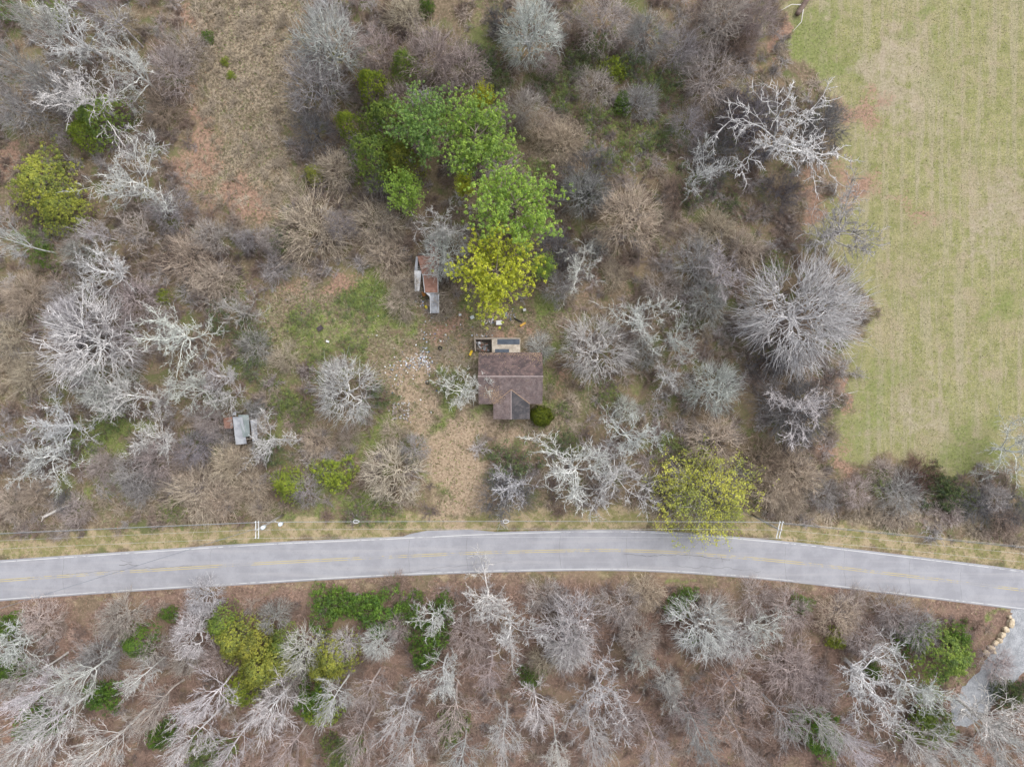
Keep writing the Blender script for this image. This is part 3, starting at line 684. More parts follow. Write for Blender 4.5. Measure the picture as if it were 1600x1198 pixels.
pl('W', (115, 52, 55, 12, 'white'), (205, 108, 46, 13, 'white'), (132, 150, 72, 14, 'silver'), (205, 285, 72, 11, 'silver'), (215, 355, 38, 8, 'pink'), (165, 425, 46, 10, 'white'), (145, 362, 22, 10, 'white'),
   (275, 528, 64, 10, 'mint'), (192, 520, 36, 9, 'grey'), (370, 485, 40, 8, 'grey'), (345, 588, 32, 8, 'mint'), (200, 622, 44, 10, 'mint'), (92, 668, 52, 8, 'white'), (70, 712, 58, 8, 'mint'),
   (20, 690, 42, 8, 'grey'), (242, 682, 40, 7, 'white'), (305, 612, 44, 8, 'mint'), (352, 622, 30, 7, 'mint'), (418, 690, 46, 7, 'white'), (690, 358, 40, 10, 'silver'), (722, 608, 44, 7, 'mint', 1),
   (660, 160, 26, 9, 'white'), (1228, 215, 92, 13, 'silver', 4), (1100, 268, 40, 11, 'white'), (905, 418, 40, 9, 'white'), (1000, 500, 52, 11, 'mint', 3), (1062, 530, 36, 9, 'mint'), (1045, 590, 32, 7, 'mint'),
   (1310, 358, 66, 9, 'grey', 0), (895, 735, 60, 9, 'white', 0), (962, 745, 64, 9, 'white', 3), (985, 680, 48, 12, 'white', 1), (800, 762, 42, 7, 'silver'), (1590, 705, 50, 9, 'mint', 1), (1130, 430, 55, 11, 'grey', 2),
   (18, 1010, 44, 10, 'mint'), (675, 967, 34, 7, 'white'), (760, 942, 52, 11, 'white'), (795, 985, 52, 11, 'white'), (940, 1085, 60, 12, 'white', 3), (1360, 1062, 72, 13, 'white', 1), (1440, 1085, 50, 12, 'white', 2),
   (1548, 1128, 62, 13, 'white', 0), (1255, 640, 56, 9, 'silver', 3), (1190, 985, 45, 9, 'white'), (1000, 1030, 24, 7, 'mint'), (1155, 1080, 52, 12, 'pink'), (1050, 1095, 30, 9, 'grey'))
pl('F', (62, 1085, 58, 19, 'silver'), (118, 1062, 52, 16, 'silver'), (75, 1135, 62, 20, 'white'), (150, 1175, 55, 19, 'silver'), (232, 1112, 46, 16, 'pink'), (292, 1165, 52, 19, 'silver'), (318, 1098, 50, 18, 'silver'), (350, 1180, 46, 18, 'silver'),
   (425, 1110, 56, 18, 'white'), (445, 1180, 45, 18, 'pink'), (520, 1098, 46, 15, 'silver'), (575, 1085, 42, 14, 'pink'), (560, 1160, 48, 18, 'pink'), (625, 1120, 46, 16, 'silver'), (640, 1180, 46, 18, 'white'), (690, 1062, 50, 15, 'silver'), (705, 1120, 55, 17, 'pink'),
   (722, 1190, 46, 18, 'silver'), (765, 1050, 40, 12, 'pink'), (790, 1150, 48, 16, 'silver'), (836, 1108, 54, 15, 'white'), (872, 1182, 38, 17, 'white'), (930, 1160, 48, 17, 'silver'), (1025, 1170, 40, 17, 'pink'), (1095, 1150, 46, 17, 'grey'),
   (1165, 1165, 46, 17, 'pink'), (1230, 1130, 46, 15, 'grey'), (1292, 1142, 42, 15, 'silver'), (1335, 1170, 44, 17, 'silver'), (1440, 1165, 54, 17, 'white'), (1590, 1172, 50, 18, 'white'), (1500, 1180, 46, 17, 'silver'), (20, 1180, 50, 19, 'silver'), (30, 1065, 46, 16, 'grey'),
   (5, 372, 34, 17, 'silver'), (20, 95, 46, 17, 'grey'), (62, 40, 52, 18, 'grey'), (155, 12, 46, 17, 'grey'), (505, 5, 40, 17, 'silver'), (215, 1060, 36, 12, 'silver'))
pl('G', (30, 165, 44, 9, 'grey'), (75, 130, 38, 9, 'grey'), (262, 105, 38, 7, 'pink'), (285, 70, 34, 6, 'pink'), (120, 395, 26, 7, 'grey'), (205, 470, 44, 7, 'pink'), (262, 330, 36, 7, 'lilac'), (386, 372, 22, 5, 'lilac'), (100, 460, 30, 6, 'grey'),
   (245, 716, 38, 6, 'pink'), (205, 742, 40, 6, 'grey'), (300, 700, 34, 6, 'lilac'), (215, 765, 30, 4, 'grey'), (530, 352, 26, 7, 'lilac'), (418, 372, 22, 5, 'pink'), (478, 770, 28, 4, 'grey'), (585, 75, 40, 10, 'pink'), (675, 85, 50, 10, 'pink'), (722, 108, 46, 10, 'pink'),
   (620, 148, 24, 7, 'pink'), (945, 32, 48, 10, 'pink'), (1130, 22, 42, 11, 'pink'), (1182, 22, 34, 10, 'pink'), (1115, 118, 52, 9, 'pink'), (1062, 72, 38, 8, 'lilac'), (930, 132, 36, 7, 'pink'), (855, 100, 22, 6, 'pink'), (820, 168, 34, 7, 'pink'), (842, 196, 24, 6, 'tan'),
   (1010, 50, 40, 8, 'lilac'), (1078, 192, 34, 7, 'lilac'), (1036, 450, 34, 6, 'pink'), (1110, 470, 40, 7, 'grey'), (872, 448, 28, 6, 'lilac'), (1120, 690, 48, 6, 'tan'), (1292, 772, 30, 4, 'grey'), (1342, 770, 30, 4, 'pink'), (1410, 770, 38, 4, 'grey'), (1380, 735, 22, 3, 'pink'),
   (1558, 778, 26, 4, 'grey'), (60, 975, 40, 5, 'pink'), (290, 1030, 28, 6, 'pink'), (1240, 1045, 50, 8, 'pink'), (1120, 960, 36, 6, 'pink'), (1152, 1000, 38, 7, 'silver'), (1312, 968, 38, 5, 'tan'), (1240, 955, 38, 5, 'pink'), (1400, 962, 36, 5, 'pink'), (1352, 1000, 32, 6, 'pink'),
   (1440, 985, 34, 6, 'grey'), (850, 1032, 28, 7, 'tan'), (970, 945, 38, 5, 'pink'), (1090, 410, 44, 8, 'lilac'), (1010, 548, 28, 5, 'grey'), (340, 1030, 30, 6, 'pink'), (620, 985, 26, 5, 'pink'), (735, 1000, 40, 7, 'pink'), (770, 185, 26, 8, 'pink'), (1560, 1040, 30, 4, 'pink'), (1280, 1075, 40, 8, 'pink'), (1080, 1120, 36, 8, 'pink'), (980, 1130, 34, 8, 'pink'), (440, 1070, 34, 8, 'pink'), (230, 1020, 30, 6, 'pink'), (150, 1030, 34, 7, 'grey'))
pl('D', (490, 205, 38, 7, 'dark', 0), (782, 30, 28, 7, 'dark', 1), (590, 290, 22, 6, 'lilac', 2), (920, 268, 46, 8, 'dark', 3), (1185, 195, 62, 7, 'dark', 0), (1290, 200, 50, 7, 'dark', 1), (872, 392, 38, 6, 'dark', 2), (1248, 640, 66, 7, 'dark', 1), (790, 775, 46, 5, 'dark', 3),
   (1440, 742, 34, 3, 'reddish', 0), (1530, 790, 32, 3, 'dark', 2), (1585, 795, 30, 3, 'dark', 1), (1222, 300, 34, 5, 'dark', 3), (1205, 560, 40, 6, 'dark', 0), (1120, 240, 40, 6, 'dark', 2), (1150, 170, 36, 6, 'dark', 1))
pl('T', (352, 680, 22, 3.2, 'grey'), (408, 668, 20, 3, 'tan'), (372, 712, 24, 3, 'tan'), (398, 640, 20, 3, 'grey'), (192, 36, 26, 5, 'tan'), (255, 168, 38, 4, 'brown'), (300, 405, 50, 6, 'tan'), (335, 440, 42, 5, 'tan'), (330, 372, 34, 5, 'pink'), (42, 462, 42, 5, 'tan'), (10, 525, 36, 5, 'tan'), (45, 582, 44, 4, 'tan'), (160, 728, 28, 3, 'pink'), (310, 768, 54, 4, 'tan'), (362, 722, 38, 4, 'tan'), (290, 722, 38, 4, 'tan'),
   (345, 785, 40, 3.5, 'tan'), (20, 790, 36, 3, 'tan'), (392, 760, 34, 3.5, 'tan'), (490, 358, 62, 6, 'tan', 0), (590, 350, 44, 5, 'tan'), (605, 398, 40, 4, 'tan'), (628, 470, 32, 3.5, 'tan', 2), (495, 690, 30, 3, 'tan'), (545, 682, 22, 3, 'tan'), (615, 675, 24, 3, 'tan'), (692, 478, 26, 3, 'tan'), (635, 20, 38, 5, 'tan'),
   (525, 266, 34, 5, 'tan'), (880, 222, 40, 4, 'tan'), (960, 432, 26, 3, 'tan'), (930, 385, 22, 3, 'silver'), (1165, 388, 34, 5, 'tan'), (1120, 360, 34, 4, 'tan'), (842, 545, 26, 3, 'mint', 1), (856, 612, 14, 2, 'tan'), (1190, 722, 44, 5, 'brown'), (1205, 765, 36, 4, 'tan'), (1240, 745, 50, 5, 'tan'), (1228, 785, 32, 3.5, 'tan'),
   (1568, 812, 30, 3, 'brown'), (400, 540, 34, 4, 'grey'), (445, 560, 28, 3, 'tan'), (620, 915, 26, 2.5, 'brown'), (1010, 925, 34, 3, 'tan'), (1180, 935, 34, 3, 'pink'), (850, 935, 34, 3, 'pink'), (1330, 945, 34, 2.5, 'pink'), (1060, 300, 34, 4, 'brown'), (1000, 160, 34, 4, 'grey'), (1150, 60, 34, 5, 'brown'), (900, 60, 30, 5, 'brown'), (640, 440, 26, 4, 'tan'), (430, 420, 30, 3, 'grey'), (330, 660, 28, 4, 'pink'), (410, 800, 24, 2, 'tan'), (120, 800, 34, 2.5, 'pink'), (60, 770, 30, 3, 'tan'), (1480, 800, 30, 2.5, 'pink'), (1400, 800, 34, 2, 'tan'))
pl('C', (345, 975, 24, 7, 'cedar'), (392, 1010, 28, 8, 'olive'), (430, 1035, 26, 8, 'olive'), (500, 1045, 24, 7, 'olive'), (150, 178, 36, 7, 'cedar'), (128, 204, 24, 5, 'lime'), (62, 285, 50, 7, 'olive'), (92, 325, 34, 6, 'olive'), (580, 130, 24, 9, 'lime'), (602, 185, 36, 10, 'cedar'), (632, 100, 24, 8, 'cedar'), (586, 240, 40, 10, 'cedar'), (542, 190, 20, 7, 'lime'), (622, 248, 30, 8, 'olive'), (490, 270, 15, 3, 'olive'),
   (212, 1005, 26, 6, 'privet'), (366, 1000, 34, 8, 'olive'), (408, 1045, 38, 9, 'olive'), (520, 1030, 34, 8, 'olive'), (376, 1080, 26, 8, 'lime'), (440, 1010, 26, 6, 'cedar'), (450, 757, 26, 4, 'lime'), (1480, 1028, 42, 7, 'cedar'))
pl('P', (664, 202, 54, 13, 'pineblue', 0), (745, 222, 70, 13, 'pine', 1), (635, 302, 34, 9, 'pine', 2), (805, 328, 74, 14, 'pine', 2), (776, 430, 70, 13, 'pineyellow', 0), (848, 418, 22, 7, 'pine', 1), (755, 160, 20, 9, 'gold', 2), (726, 293, 18, 9, 'pineyellow', 1))
pl('V', (545, 945, 24, 3.5, 'privet'), (640, 955, 24, 4, 'privet'), (1060, 950, 20, 3, 'privet'), (660, 1030, 20, 4, 'privet'), (830, 1060, 20, 4, 'privet'), (1425, 1000, 26, 4, 'privet'), (1500, 1000, 24, 4, 'privet'), (522, 740, 30, 4, 'lime', 0), (510, 950, 36, 4, 'privet', 1), (590, 955, 40, 5, 'privet', 2), (672, 992, 32, 5, 'privet', 0), (690, 945, 18, 3.5, 'privet'), (10, 985, 24, 5, 'privet'), (10, 1045, 24, 6, 'privet'), (665, 8, 13, 4, 'privet'), (962, 104, 22, 4, 'lime'), (973, 160, 17, 4, 'privet'), (322, 56, 10, 2.2, 'privet'),
   (350, 95, 7, 1.4, 'lime'), (360, 117, 7, 1.4, 'lime'), (1482, 776, 32, 3, 'dkgreen'), (1462, 752, 24, 2.5, 'dkgreen'), (1256, 945, 17, 3, 'privet'), (1308, 1000, 16, 3, 'lime'), (1366, 1050, 15, 4, 'privet'), (1282, 1150, 38, 6, 'privet'), (1462, 1130, 40, 7, 'cedar'), (1582, 1085, 26, 4, 'dkgreen'), (1076, 932, 16, 3, 'privet'), (254, 463, 12, 2, 'lime'),
   (50, 1135, 30, 8, 'privet'), (155, 1090, 26, 6, 'privet'), (485, 1092, 30, 6, 'privet'), (500, 1112, 26, 6, 'lime'), (250, 1150, 22, 7, 'privet'), (532, 1180, 28, 7, 'moss'), (320, 1182, 32, 7, 'moss'), (262, 960, 14, 2.5, 'privet'), (1080, 1000, 12, 2.5, 'privet'), (705, 1140, 26, 6, 'moss'))
pl('M', (930, 70, 30, 4, 'dull'), (990, 100, 30, 4, 'dull'), (940, 190, 34, 4, 'moss'), (1040, 210, 30, 3.5, 'dull'), (860, 120, 28, 4, 'dull'), (470, 640, 30, 2.5, 'moss'), (600, 800, 30, 1.5, 'moss'), (640, 700, 20, 1.8, 'moss'), (390, 520, 30, 3, 'dull'), (470, 500, 30, 1.6, 'moss'), (545, 480, 30, 1.5, 'moss'), (500, 560, 26, 1.5, 'moss'), (170, 660, 30, 2.5, 'moss'), (390, 572, 30, 3, 'dull'), (345, 500, 26, 4, 'dull'), (66, 400, 22, 4, 'privet'), (50, 372, 28, 4, 'moss'), (440, 372, 26, 3, 'dull'), (440, 625, 26, 3, 'moss'), (765, 92, 30, 5, 'dull'), (778, 130, 26, 4, 'dull'), (900, 92, 26, 4, 'dull'), (888, 150, 28, 4, 'moss'), (1015, 130, 24, 3, 'moss'), (1000, 222, 36, 4, 'moss'),
   (842, 262, 18, 3, 'moss'), (1085, 292, 32, 4, 'dull'), (1142, 320, 24, 3, 'dull'), (800, 725, 42, 4, 'dull'), (882, 692, 28, 3, 'dull'), (1050, 702, 28, 3, 'moss'), (1372, 755, 24, 2.5, 'moss'), (950, 620, 24, 2, 'moss'), (1210, 420, 24, 4, 'moss'), (880, 640, 14, 2, 'moss'), (590, 620, 24, 2.5, 'dull'), (700, 600, 26, 2.5, 'moss'), (915, 300, 26, 3, 'dull'),
   (430, 708, 24, 3, 'dull'), (555, 540, 26, 1.6, 'moss'), (580, 465, 30, 1.6, 'moss'), (300, 690, 24, 3, 'dull'), (95, 20, 24, 5, 'moss'), (10, 10, 22, 6, 'privet'), (1050, 130, 30, 4, 'dull'), (960, 250, 30, 3, 'moss'), (1520, 780, 22, 2.5, 'moss'), (130, 690, 40, 2, 'moss'), (270, 800, 24, 2, 'moss'), (560, 800, 26, 1.5, 'moss'))
pl('Y', (1100, 768, 76, 8, 'yellowgreen', 0))
pl('R', (846, 650, 17, 2.7, 'round', 0))
PROTO['D'] = PROTO['G']
def make_round(seed):
    rs = np.random.default_rng(seed); n = 5200; u = rs.normal(size=(n, 3)); u /= np.linalg.norm(u, axis=1, keepdims=True)
    r = 1 - .22*rs.random(n)**2 + .10*np.sin(7*u[:, 0])*np.sin(6*u[:, 1] + 1) + .06*np.sin(11*u[:, 1] + 5*u[:, 2]); C = u*r[:, None]*[.96, 1.08, .47] + [0, 0, .50]
    V, F, T = leaves(C, u + rs.normal(size=C.shape)*.4, rs.uniform(.04, .075, n), rs.random(n), rs)
    st, _ = stem_mesh('shrub_stem', seed, .6, .05, 8, lambda f: .5)
    return dict(trunk=st, crown=mesh_np('round_crown', V, [F], leaf_mat, {'tint': T}))
PROTO['R'] = [make_round(7)]

NAME = {'B': ('bare_tree', 'tree'), 'S': ('bare_tree', 'tree'), 'W': ('bare_tree', 'tree'), 'F': ('bare_tree', 'tree'), 'G': ('bare_tree', 'tree'), 'D': ('bare_tree', 'tree'), 'T': ('brush_shrub', 'shrub'),
        'C': ('cedar_tree', 'tree'), 'P': ('pine_tree', 'tree'), 'V': ('evergreen_shrub', 'shrub'), 'M': ('leafy_thicket', 'thicket'), 'Y': ('leafy_tree', 'tree'), 'R': ('round_bush', 'bush')}
CW = {'silver': 'silver-grey', 'white': 'whitish', 'grey': 'grey', 'pink': 'pinkish grey', 'tan': 'tan', 'brown': 'brown', 'dark': 'dark charcoal', 'lilac': 'mauve-grey', 'mint': 'pale grey', 'pine': 'light green', 'pineyellow': 'yellow', 'pineblue': 'mid green',
      'cedar': 'deep green', 'olive': 'olive', 'lime': 'yellow-green', 'dkgreen': 'blackish green', 'privet': 'bright green', 'moss': 'moss-green', 'dull': 'dull green', 'gold': 'golden', 'reddish': 'dark reddish', 'yellowgreen': 'yellow-green', 'round': 'bright green'}
KW = {'B': 'bare fan-crowned tree', 'S': 'bare fan-crowned tree', 'W': 'crooked bare tree', 'F': 'tall bare tree', 'G': 'fine-twigged bare tree', 'D': 'dense-twigged bare tree', 'T': 'bare brush shrub', 'C': 'cedar', 'P': 'pine', 'V': 'evergreen shrub', 'M': 'leafy thicket', 'Y': 'leafy tree', 'R': 'round bush'}
GW = {'B': 'bare fan-crowned trees', 'S': 'bare fan-crowned trees', 'W': 'crooked bare trees', 'F': 'tall bare forest trees', 'G': 'fine-twigged bare trees', 'D': 'dark dense-twigged trees', 'T': 'bare brush shrubs', 'C': 'cedars', 'P': 'pines north of the house', 'V': 'evergreen shrubs', 'M': 'leafy thickets'}
HAND = {(1260, 487): 'huge silver-grey bare tree with round fan crown overhanging the field edge', (935, 545): 'pale round fan-crowned bare tree just right of the house', (985, 338): 'tan fan-crowned bare tree right of the big pines',
        (537, 612): 'pale fan-crowned bare tree alone in the grass left of the drive', (130, 535): 'large bright silver bare tree in the woods at far left', (615, 740): 'tan round-crowned bare tree beside the dirt drive by the road',
        (722, 608): 'crooked pale bare tree reaching over the left side of the house roof', (1228, 215): 'big crooked oak-like bare tree at the upper field edge', (1310, 358): 'leaning grey bare tree stretching its limbs out over the field',
        (1100, 768): 'yellow-green leafy tree leaning over the road edge', (845, 650): 'clipped round bright green bush at the porch corner', (776, 430): 'yellow-needled pine nearest the back of the house', (805, 328): 'largest light green pine, above the yellow one',
        (745, 222): 'broad light green pine in the middle of the pine group', (664, 202): 'bluish-green pine at the upper left of the pine group', (1248, 640): 'dark charcoal dense bare tree at the field edge below the huge silver tree',
        (790, 775): 'low dark bare tree at the right side of the drive mouth', (490, 205): 'dark charcoal bare tree left of the cedars', (505, 62): 'tall silver fan-crowned bare tree at the top, left of the pinkish ones', (830, 42): 'silver fan-crowned bare tree at the top edge, centre',
        (985, 680): 'slender white forked tree rising above the roadside white trees', (418, 690): 'whitish crooked bare tree touching the collapsed grey shed', (690, 395): 'silver bare tree standing over the long rusty shed', (522, 740): 'round yellow-green evergreen shrub left of the dirt drive near the road',
        (450, 757): 'small yellow-green cedar above the left utility pole', (510, 950): 'leftmost bright green evergreen shrub in the row just below the road', (590, 955): 'widest bright green evergreen shrub just below the road', (322, 56): 'small lone green shrub in the tan clearing at upper left',
        (1590, 705): 'pale crooked bare tree at the right edge of the field', (842, 545): 'small pale brush shrub against the back right corner of the house', (628, 470): 'tan brush shrub hugging the left side of the long rusty shed', (490, 358): 'wide tan brush shrub at the top of the grassy yard',
        (62, 285): 'wide olive cedar near the left edge of the picture', (1360, 1062): 'large white crooked tree in the lower right woods left of the gravel drive'}
LAND = [('the house', 798, 592), ('the long rusty shed', 667, 445), ('the collapsed grey shed', 382, 670), ('the left utility pole', 445, 808), ('the right utility pole', 1180, 806), ('the yellow-green roadside tree', 1100, 768), ('the gravel drive', 1545, 1060),
        ('the row of boulders', 1562, 995), ('the huge silver tree', 1260, 487), ('the yellow pine', 776, 430), ('the broad light green pine', 745, 222), ('the big oak-like tree', 1228, 215), ('the dirt drive mouth', 715, 800), ('the rubbish heap', 655, 570),
        ('the lone green shrub', 322, 56), ('the wide olive cedar', 62, 285), ('the far-left silver tree', 130, 535), ('the widest roadside evergreen', 590, 955), ('the dark field-edge tree', 1248, 640), ('the leaning field-edge tree', 1310, 358),
        ('the tall top silver tree', 505, 62), ('the tan fan-crowned tree', 985, 338), ('the top left corner', 0, 0), ('the bottom left corner', 0, 1198), ('the bottom right corner', 1600, 1198), ('the bottom edge middle', 800, 1198),
        ('the big lower-right white tree', 1360, 1062), ('the pale houseside tree', 935, 545), ('the lone pale yard tree', 537, 612), ('the olive cedar pair', 387, 1022), ('the top edge middle', 800, 0), ('the blackish roadside evergreen', 1482, 776), ('the left edge midpoint', 0, 599), ('the white log', 92, 795)]
DIRS = ['right of', 'upper right of', 'above', 'upper left of', 'left of', 'lower left of', 'below', 'lower right of']
ORD = ['nearest', 'second nearest', 'third nearest', 'fourth nearest', 'fifth nearest', 'sixth nearest', 'seventh nearest', 'eighth nearest']
def sector(lx, ly, x, y): return int(round(math.atan2(-(y - ly), x - lx)/(pi/4))) % 8
def size_word(r): return 'small' if r < 27 else ('large' if r >= 50 else 'mid-sized')
look = [(size_word(p[3]) + ' ' + CW[p[5]] + ' ' + KW[p[0]]) for p in PL]
def auto_label(i):
    p = PL[i]
    if (p[1], p[2]) in HAND: return HAND[(p[1], p[2])]
    best = None
    for nm, lx, ly in LAND:
        d = math.hypot(p[1] - lx, p[2] - ly)
        if d < 12: continue
        s_ = sector(lx, ly, p[1], p[2])
        rank = sum(1 for j, q in enumerate(PL) if look[j] == look[i] and j != i and sector(lx, ly, q[1], q[2]) == s_ and math.hypot(q[1] - lx, q[2] - ly) < d)
        sc = d*(1 + .6*rank)
        if best is None or sc < best[0]: best = (sc, nm, s_, rank)
    _, nm, s_, rank = best
    return look[i] + ', ' + ORD[min(rank, 7)] + ' ' + DIRS[s_] + ' ' + nm

cnt = {}
RP = random.Random(77)
for i, p in enumerate(PL):
    kind, px, py, rp, h, ck = p[:6]
    lst = PROTO[kind]; k = cnt.get(kind, 0); cnt[kind] = k + 1
    pr = lst[(p[6] if len(p) > 6 else k) % len(lst)]
    if kind == 'F': rp *= .78
    if kind == 'C': rp *= 1.10
    zc = {'F': .68, 'T': .35, 'M': .4, 'V': .5, 'R': .5}.get(kind, .6)*h
    x, y, _ = P(px, py, zc); Rm = rp*(H - zc)/FPX
    nm, cat = NAME[kind]
    e = empty(nm, (x, y, float(relief(np.array([x]), np.array([y]))[0]) - .04), RP.uniform(0, 6.283)); e.scale = (Rm, Rm, h)
    tag(e, auto_label(i), cat, GW.get(kind))
    c = COLR[ck]; v = RP.uniform(.90, 1.10); c = tuple(min(.8, a*v*RP.uniform(.97, 1.03)) for a in c)
    bare = kind in 'SBWFGDT'
    wood = c if bare else (.24, .20, .17)
    o = link('trunk' if kind not in 'TVMR' else 'stem', pr['trunk'], e); o.color = tuple(min(.7, a*1.08) for a in wood) + (1,)
    if 'twigs' in pr: o = link('twigs', pr['twigs'], e); o.color = (.30, .28, .26, 1)
    o = link('crown', pr['crown'], e); o.color = c + (1,)
# ------------------------------------------------------------------ the house
def shingle(name, a, b, dark, stain=.55, leafy=.0):
    n = N(name); co = n.pos()
    f1, f2, f3 = n.noise(1.3, 4, .7, co), n.noise(.8, 5, .75, co, 1.2), n.noise(7.0, 3, .75, co)
    mp = n.n('ShaderNodeMapping'); mp.inputs['Scale'].default_value = (.25, 1, 1); n.l(co, mp.inputs[0])
    c = n.mix(n.ramp(f1, .35, .65), a, b)
    c = n.mix(n.math('MULTIPLY', n.ramp(f2, .44, .58), stain), c, dark)
    c = n.mix(n.math('MULTIPLY', n.ramp(f3, .50, .68), .5), c, tuple(x*.55 for x in a))
    w = n.n('ShaderNodeTexWave', wave_type='BANDS', bands_direction='Y'); w.inputs['Scale'].default_value = 1.1; w.inputs['Distortion'].default_value = .6; n.l(co, w.inputs[0])
    c = n.mix(n.math('MULTIPLY', n.ramp(w.outputs['Fac'], .75, 1.0), .28), c, tuple(x*.5 for x in a))
    return n.surf(c, .92, .12, n.bump(f3, .4, .02))
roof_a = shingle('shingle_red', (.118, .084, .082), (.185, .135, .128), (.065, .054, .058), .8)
roof_b = shingle('shingle_pink', (.165, .122, .116), (.245, .195, .185), (.105, .084, .086), .6)
roof_c = shingle('shingle_dark', (.070, .067, .072), (.112, .100, .101), (.042, .041, .046), .7)  # darker shingle colours, used only on the porch roof's right slope
cap_m = speck('ridge_cap_mat', (.29, .235, .225), (.37, .31, .295), 2.0)
wall_m = speck('peeling_white_wall', (.42, .40, .36), (.58, .56, .52), 1.5)
wood_m = speck('weathered_wood', (.25, .205, .165), (.38, .33, .28), 2.5)
dkwood_m = speck('dark_wood', (.075, .062, .055), (.14, .118, .10), 2.0)
glass_m = speck('dark_glass', (.02, .023, .026), (.03, .034, .038), 1.0, .12, .5)
ply_m = speck('tan_plywood', (.30, .255, .205), (.46, .405, .335), 1.6)
felt_m = speck('blue_black_felt', (.060, .072, .092), (.088, .102, .125), 1.2)
metal_m = speck('galvanised_sheet', (.25, .26, .285), (.40, .41, .43), .9, .55, .4, .01)
white_m = speck('white_sheet', (.55, .56, .58), (.72, .72, .73), 1.4, .6, .3, .01)
rust_m = speck('rusty_sheet', (.22, .115, .085), (.33, .195, .15), 1.6, .85, .2)
greenm_m = speck('greenish_sheet', (.16, .19, .19), (.24, .27, .265), 1.3, .6, .3)

ZE, ZR = 2.8, 5.1
house = empty('abandoned_house', P(797, 592)); tag(house, 'abandoned house with reddish brown gabled shingle roof and front porch gable', 'house')
def hb(mb, name, mat, parent=house):
    o = mb.build(name, mat, parent); o.matrix_parent_inverse.identity()
    root = parent
    off = np.array(house.location) if parent is house else np.array(house.location)
    me = o.data
    if parent is house:
        for v in me.vertices: v.co.x -= house.location.x; v.co.y -= house.location.y
    else:
        for v in me.vertices: v.co.x -= house.location.x; v.co.y -= house.location.y
    return o
x0, x1 = P(748, 0, ZE)[0], P(847.5, 0, ZE)[0]; yb0 = P(0, 550.5, ZE)[1]; yf = P(0, 631, ZE)[1]; yr = P(0, 588, ZR)[1]
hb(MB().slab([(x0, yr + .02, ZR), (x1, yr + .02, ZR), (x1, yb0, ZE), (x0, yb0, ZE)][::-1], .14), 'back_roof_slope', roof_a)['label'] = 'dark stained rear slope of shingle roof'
hb(MB().slab([(x0, yr - .02, ZR), (x1, yr - .02, ZR), (x1, yf, ZE), (x0, yf, ZE)], .14), 'front_roof_slope', roof_b)['label'] = 'faded pinkish front slope of shingle roof'
hb(MB().slab([(x0 - .04, yr + .08, ZR + .02), (x0 - .04, yr, ZR + .07), (x1 + .04, yr, ZR + .07), (x1 + .04, yr + .08, ZR + .02)], .05).slab([(x0 - .04, yr, ZR + .07), (x0 - .04, yr - .08, ZR + .02), (x1 + .04, yr - .08, ZR + .02), (x1 + .04, yr, ZR + .07)], .05), 'ridge_cap', cap_m)
# porch gable
slope = (ZR - ZE)/(yr - yf)
ypt = P(0, 608.5, 3.9)[1]; zp = ZE + (ypt - yf)*slope + .05; xp = P(798.6, 0, zp)[0]; xa, xb = P(770.8, 0, ZE)[0], P(827.8, 0, ZE)[0]; yp = P(0, 654.5, ZE)[1]
ze2 = ZE + .05
hb(MB().slab([(xp - .01, ypt, zp), (xa, yf + .02, ze2), (xa, yp, ze2), (xp - .01, yp, zp)], .12), 'porch_roof_slope', roof_b)
hb(MB().slab([(xp + .01, ypt, zp), (xp + .01, yp, zp), (xb, yp, ze2), (xb, yf + .02, ze2)], .12), 'porch_roof_slope', roof_c)['label'] = 'dark grey right slope of porch roof'
hb(MB().slab([(xp - .05, ypt - .1, zp + .02), (xp - .05, yp - .02, zp + .02), (xp + .05, yp - .02, zp + .02), (xp + .05, ypt - .1, zp + .02)], .05), 'porch_ridge_cap', cap_m)
# flashing strips in the valleys
for xe in (xa, xb):
    hb(MB().tube([(xp, ypt, zp + .02), (xe, yf + .03, ze2 + .02)], .05, 5), 'valley_flashing', speck('valley_leaves', (.30, .20, .13), (.42, .30, .21), 4.0) if xe == xa else bpy.data.materials['valley_leaves'])
# walls with openings, gable ends
wt = .14; wx0, wx1, wy0, wy1 = x0 + .35, x1 - .35, yf + .45, yb0 - .35
w = MB()
w.box(((wx0 + wx1)/2, wy0, 1.33), (wx1 - wx0, wt, 2.62)); w.box(((wx0 + wx1)/2, wy1, 1.33), (wx1 - wx0, wt, 2.62))
for xx in (wx0, wx1):
    w.box((xx, (wy0 + wy1)/2, 1.33), (wt, wy1 - wy0 - wt - .004, 2.62))
    ym = yr
    w.add([(xx - wt/2, wy0, 2.645), (xx - wt/2, wy1, 2.645), (xx - wt/2, ym, ZR - .22), (xx + wt/2, wy0, 2.645), (xx + wt/2, wy1, 2.645), (xx + wt/2, ym, ZR - .22)], [(0, 2, 1), (3, 4, 5), (0, 1, 4, 3), (1, 2, 5, 4), (2, 0, 3, 5)])
hb(w, 'wall', wall_m)
hb(MB().add([(xa + .25, yp + .12, ze2 - .14), (xb - .25, yp + .12, ze2 - .14), (xp, yp + .12, zp - .2), (xa + .25, yp + .22, ze2 - .14), (xb - .25, yp + .22, ze2 - .14), (xp, yp + .22, zp - .2)], [(0, 1, 2), (5, 4, 3), (0, 3, 4, 1), (1, 4, 5, 2), (2, 5, 3, 0)]), 'porch_gable', wall_m)
for xx in (xa + .35, xb - .35): hb(MB().box((xx, yp + .3, 1.34), (.14, .14, 2.66)), 'porch_post', wood_m)
hb(MB().box((xp, (yp + wy0)/2, .15), (xb - xa - .4, wy0 - yp - .2, .30)), 'porch_floor', wood_m)
